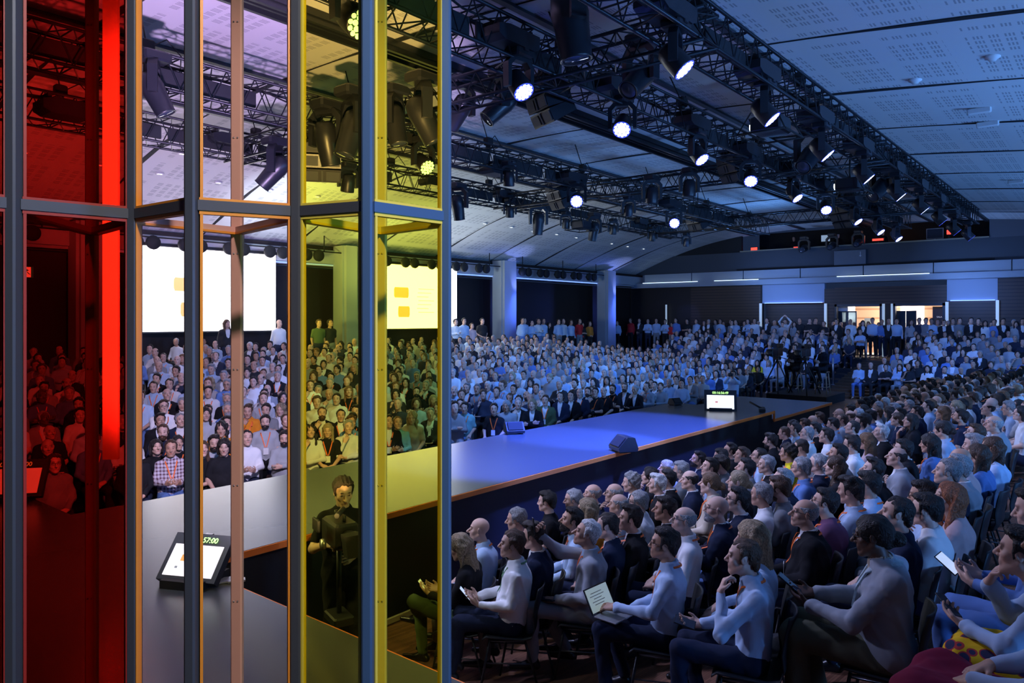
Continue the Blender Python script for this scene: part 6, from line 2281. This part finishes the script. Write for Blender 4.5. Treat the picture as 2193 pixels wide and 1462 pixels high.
# added white light on the seats left of the catwalk, cone cut off along the screen's edge
spot((2.3, 2.5, 6.0), (7.4, 15.5, 1.0), 4000, (.72, .68, 1), 42, .35, .2)
spot((.6, 6.6, 5.8), (4.2, 6.9, 1.07), 260, (.9, 1, .95), 70, .6, .2)  # added to brighten the stage deck near the screen
spot((5.0, 5.9, 5.7), (5.9, 6.9, 1.07), 330, (.85, .95, 1), 52, .7, .2)  # added too, for the pale patch of light on the catwalk
# unseen uplights added in place of bounce and screen spill on the ceiling
spot((2.2, 3.2, 1.25), (7.2, 13.5, 7.8), 9500, (.7, .52, 1), 50, .35, .2)
spot((3.4, 13, 1.6), (8, 17.5, 7.3), 1300, (.9, .8, 1), 75, .8, .3)
spot((15.5, 20.3, 3.3), (20.5, 20.6, 6.6), 700, (.75, .95, 1.), 84, .9, .4)
spot((10.5, 18.4, 3.2), (16.5, 20, 6.6), 1500, (.7, .9, 1.), 100, .9, .4)
BLC = (.13, .37, 1.)
for x, e in ((4, 1100), (10, 2300), (18, 2700), (28, 2300)):
    spot((x, -5.0, 2.6), (x + 1.5, 6.5, 7.7), e, BLC, 110, .9, .5)
spot((18, 9.2, 2.6), (19, 14, 7.8), 350, BLC, 150, .9, .5)
spot((30.5, 11, 4.4), (28, 12, 7.8), 450, BLC, 150, .9, .5)
# added lamp behind the camera, only to brighten the glass screen's frames
spot((.4, -1.6, 6.4), (1.15, 2.4, 2.7), 900, (1., .93, .9), 39, .5, .15)
# pillar uplights and wall washes
for x in (26.5, 35.4):
    spot((x + .75, WALLY - 1.5, 5.2), (x + .34, WALLY - .4, 2.6), 330, (.07, .14, 1), 44, .6, .1)
    spot((x + 1.3, WALLY - 1.5, 3.5), (x + .4, WALLY - .4, 3.9), 150, (.08, .16, 1), 120, .6, .1)
    spot((x + .6, WALLY - 1.0, 3.9), (x + .4, WALLY - .6, 5.6), 90, (.3, .4, 1), 60, .5, .1)
spot((WALLX - 2, 13.4, 4.0), (WALLX, 13.4, 4.6), 45, (.1, .25, 1), 120, .7)
spot((WALLX - 2, 5.3, 4.0), (WALLX, 5.3, 4.6), 45, (.1, .25, 1), 120, .7)
spot((WALLX - 2.2, 19.3, 4.7), (WALLX, 19.4, 3), 60, (.1, .2, 1), 40, .7)
spot((WALLX - 3.5, 6, 4.2), (WALLX, 4, 5.6), 300, (.2, .4, 1), 130, .9)
spot((WALLX - 3.5, 15, 4.2), (WALLX, 13, 5.6), 250, (.2, .4, 1), 130, .9)
point((WALLX + 2.0, 9.4, 3.8), 420, (1, .9, .8), .4)
point((WALLX + 1.4, 7.0, 3.8), 260, (1, .9, .8), .3)
point((WALLX + 2, 9, 7.3), 8, (1, .5, .35), .2)

cam = bpy.data.cameras.new('cam')
cam.sensor_width = 36; cam.lens = F * 36 / 2193; cam.shift_y = -48 / 2193; cam.clip_end = 200
co = bpy.data.objects.new('camera', cam)
COL.objects.link(co)
co.location = (0, 0, HC)
co.rotation_euler = (PI / 2, 0, math.atan2(SA, CA) - PI / 2)
SC.camera = co
SC.view_settings.view_transform = 'Standard'
SC.view_settings.look = 'None'
SC.view_settings.exposure = 0
SC.view_settings.gamma = 1
SC.cycles.max_bounces = 4
SC.cycles.diffuse_bounces = 2
SC.cycles.glossy_bounces = 2
SC.cycles.transparent_max_bounces = 12
SC.cycles.sample_clamp_indirect = 4
SC.cycles.caustics_reflective = False
SC.cycles.caustics_refractive = False
SC.cycles.use_adaptive_sampling = True
SC.cycles.adaptive_threshold = .11
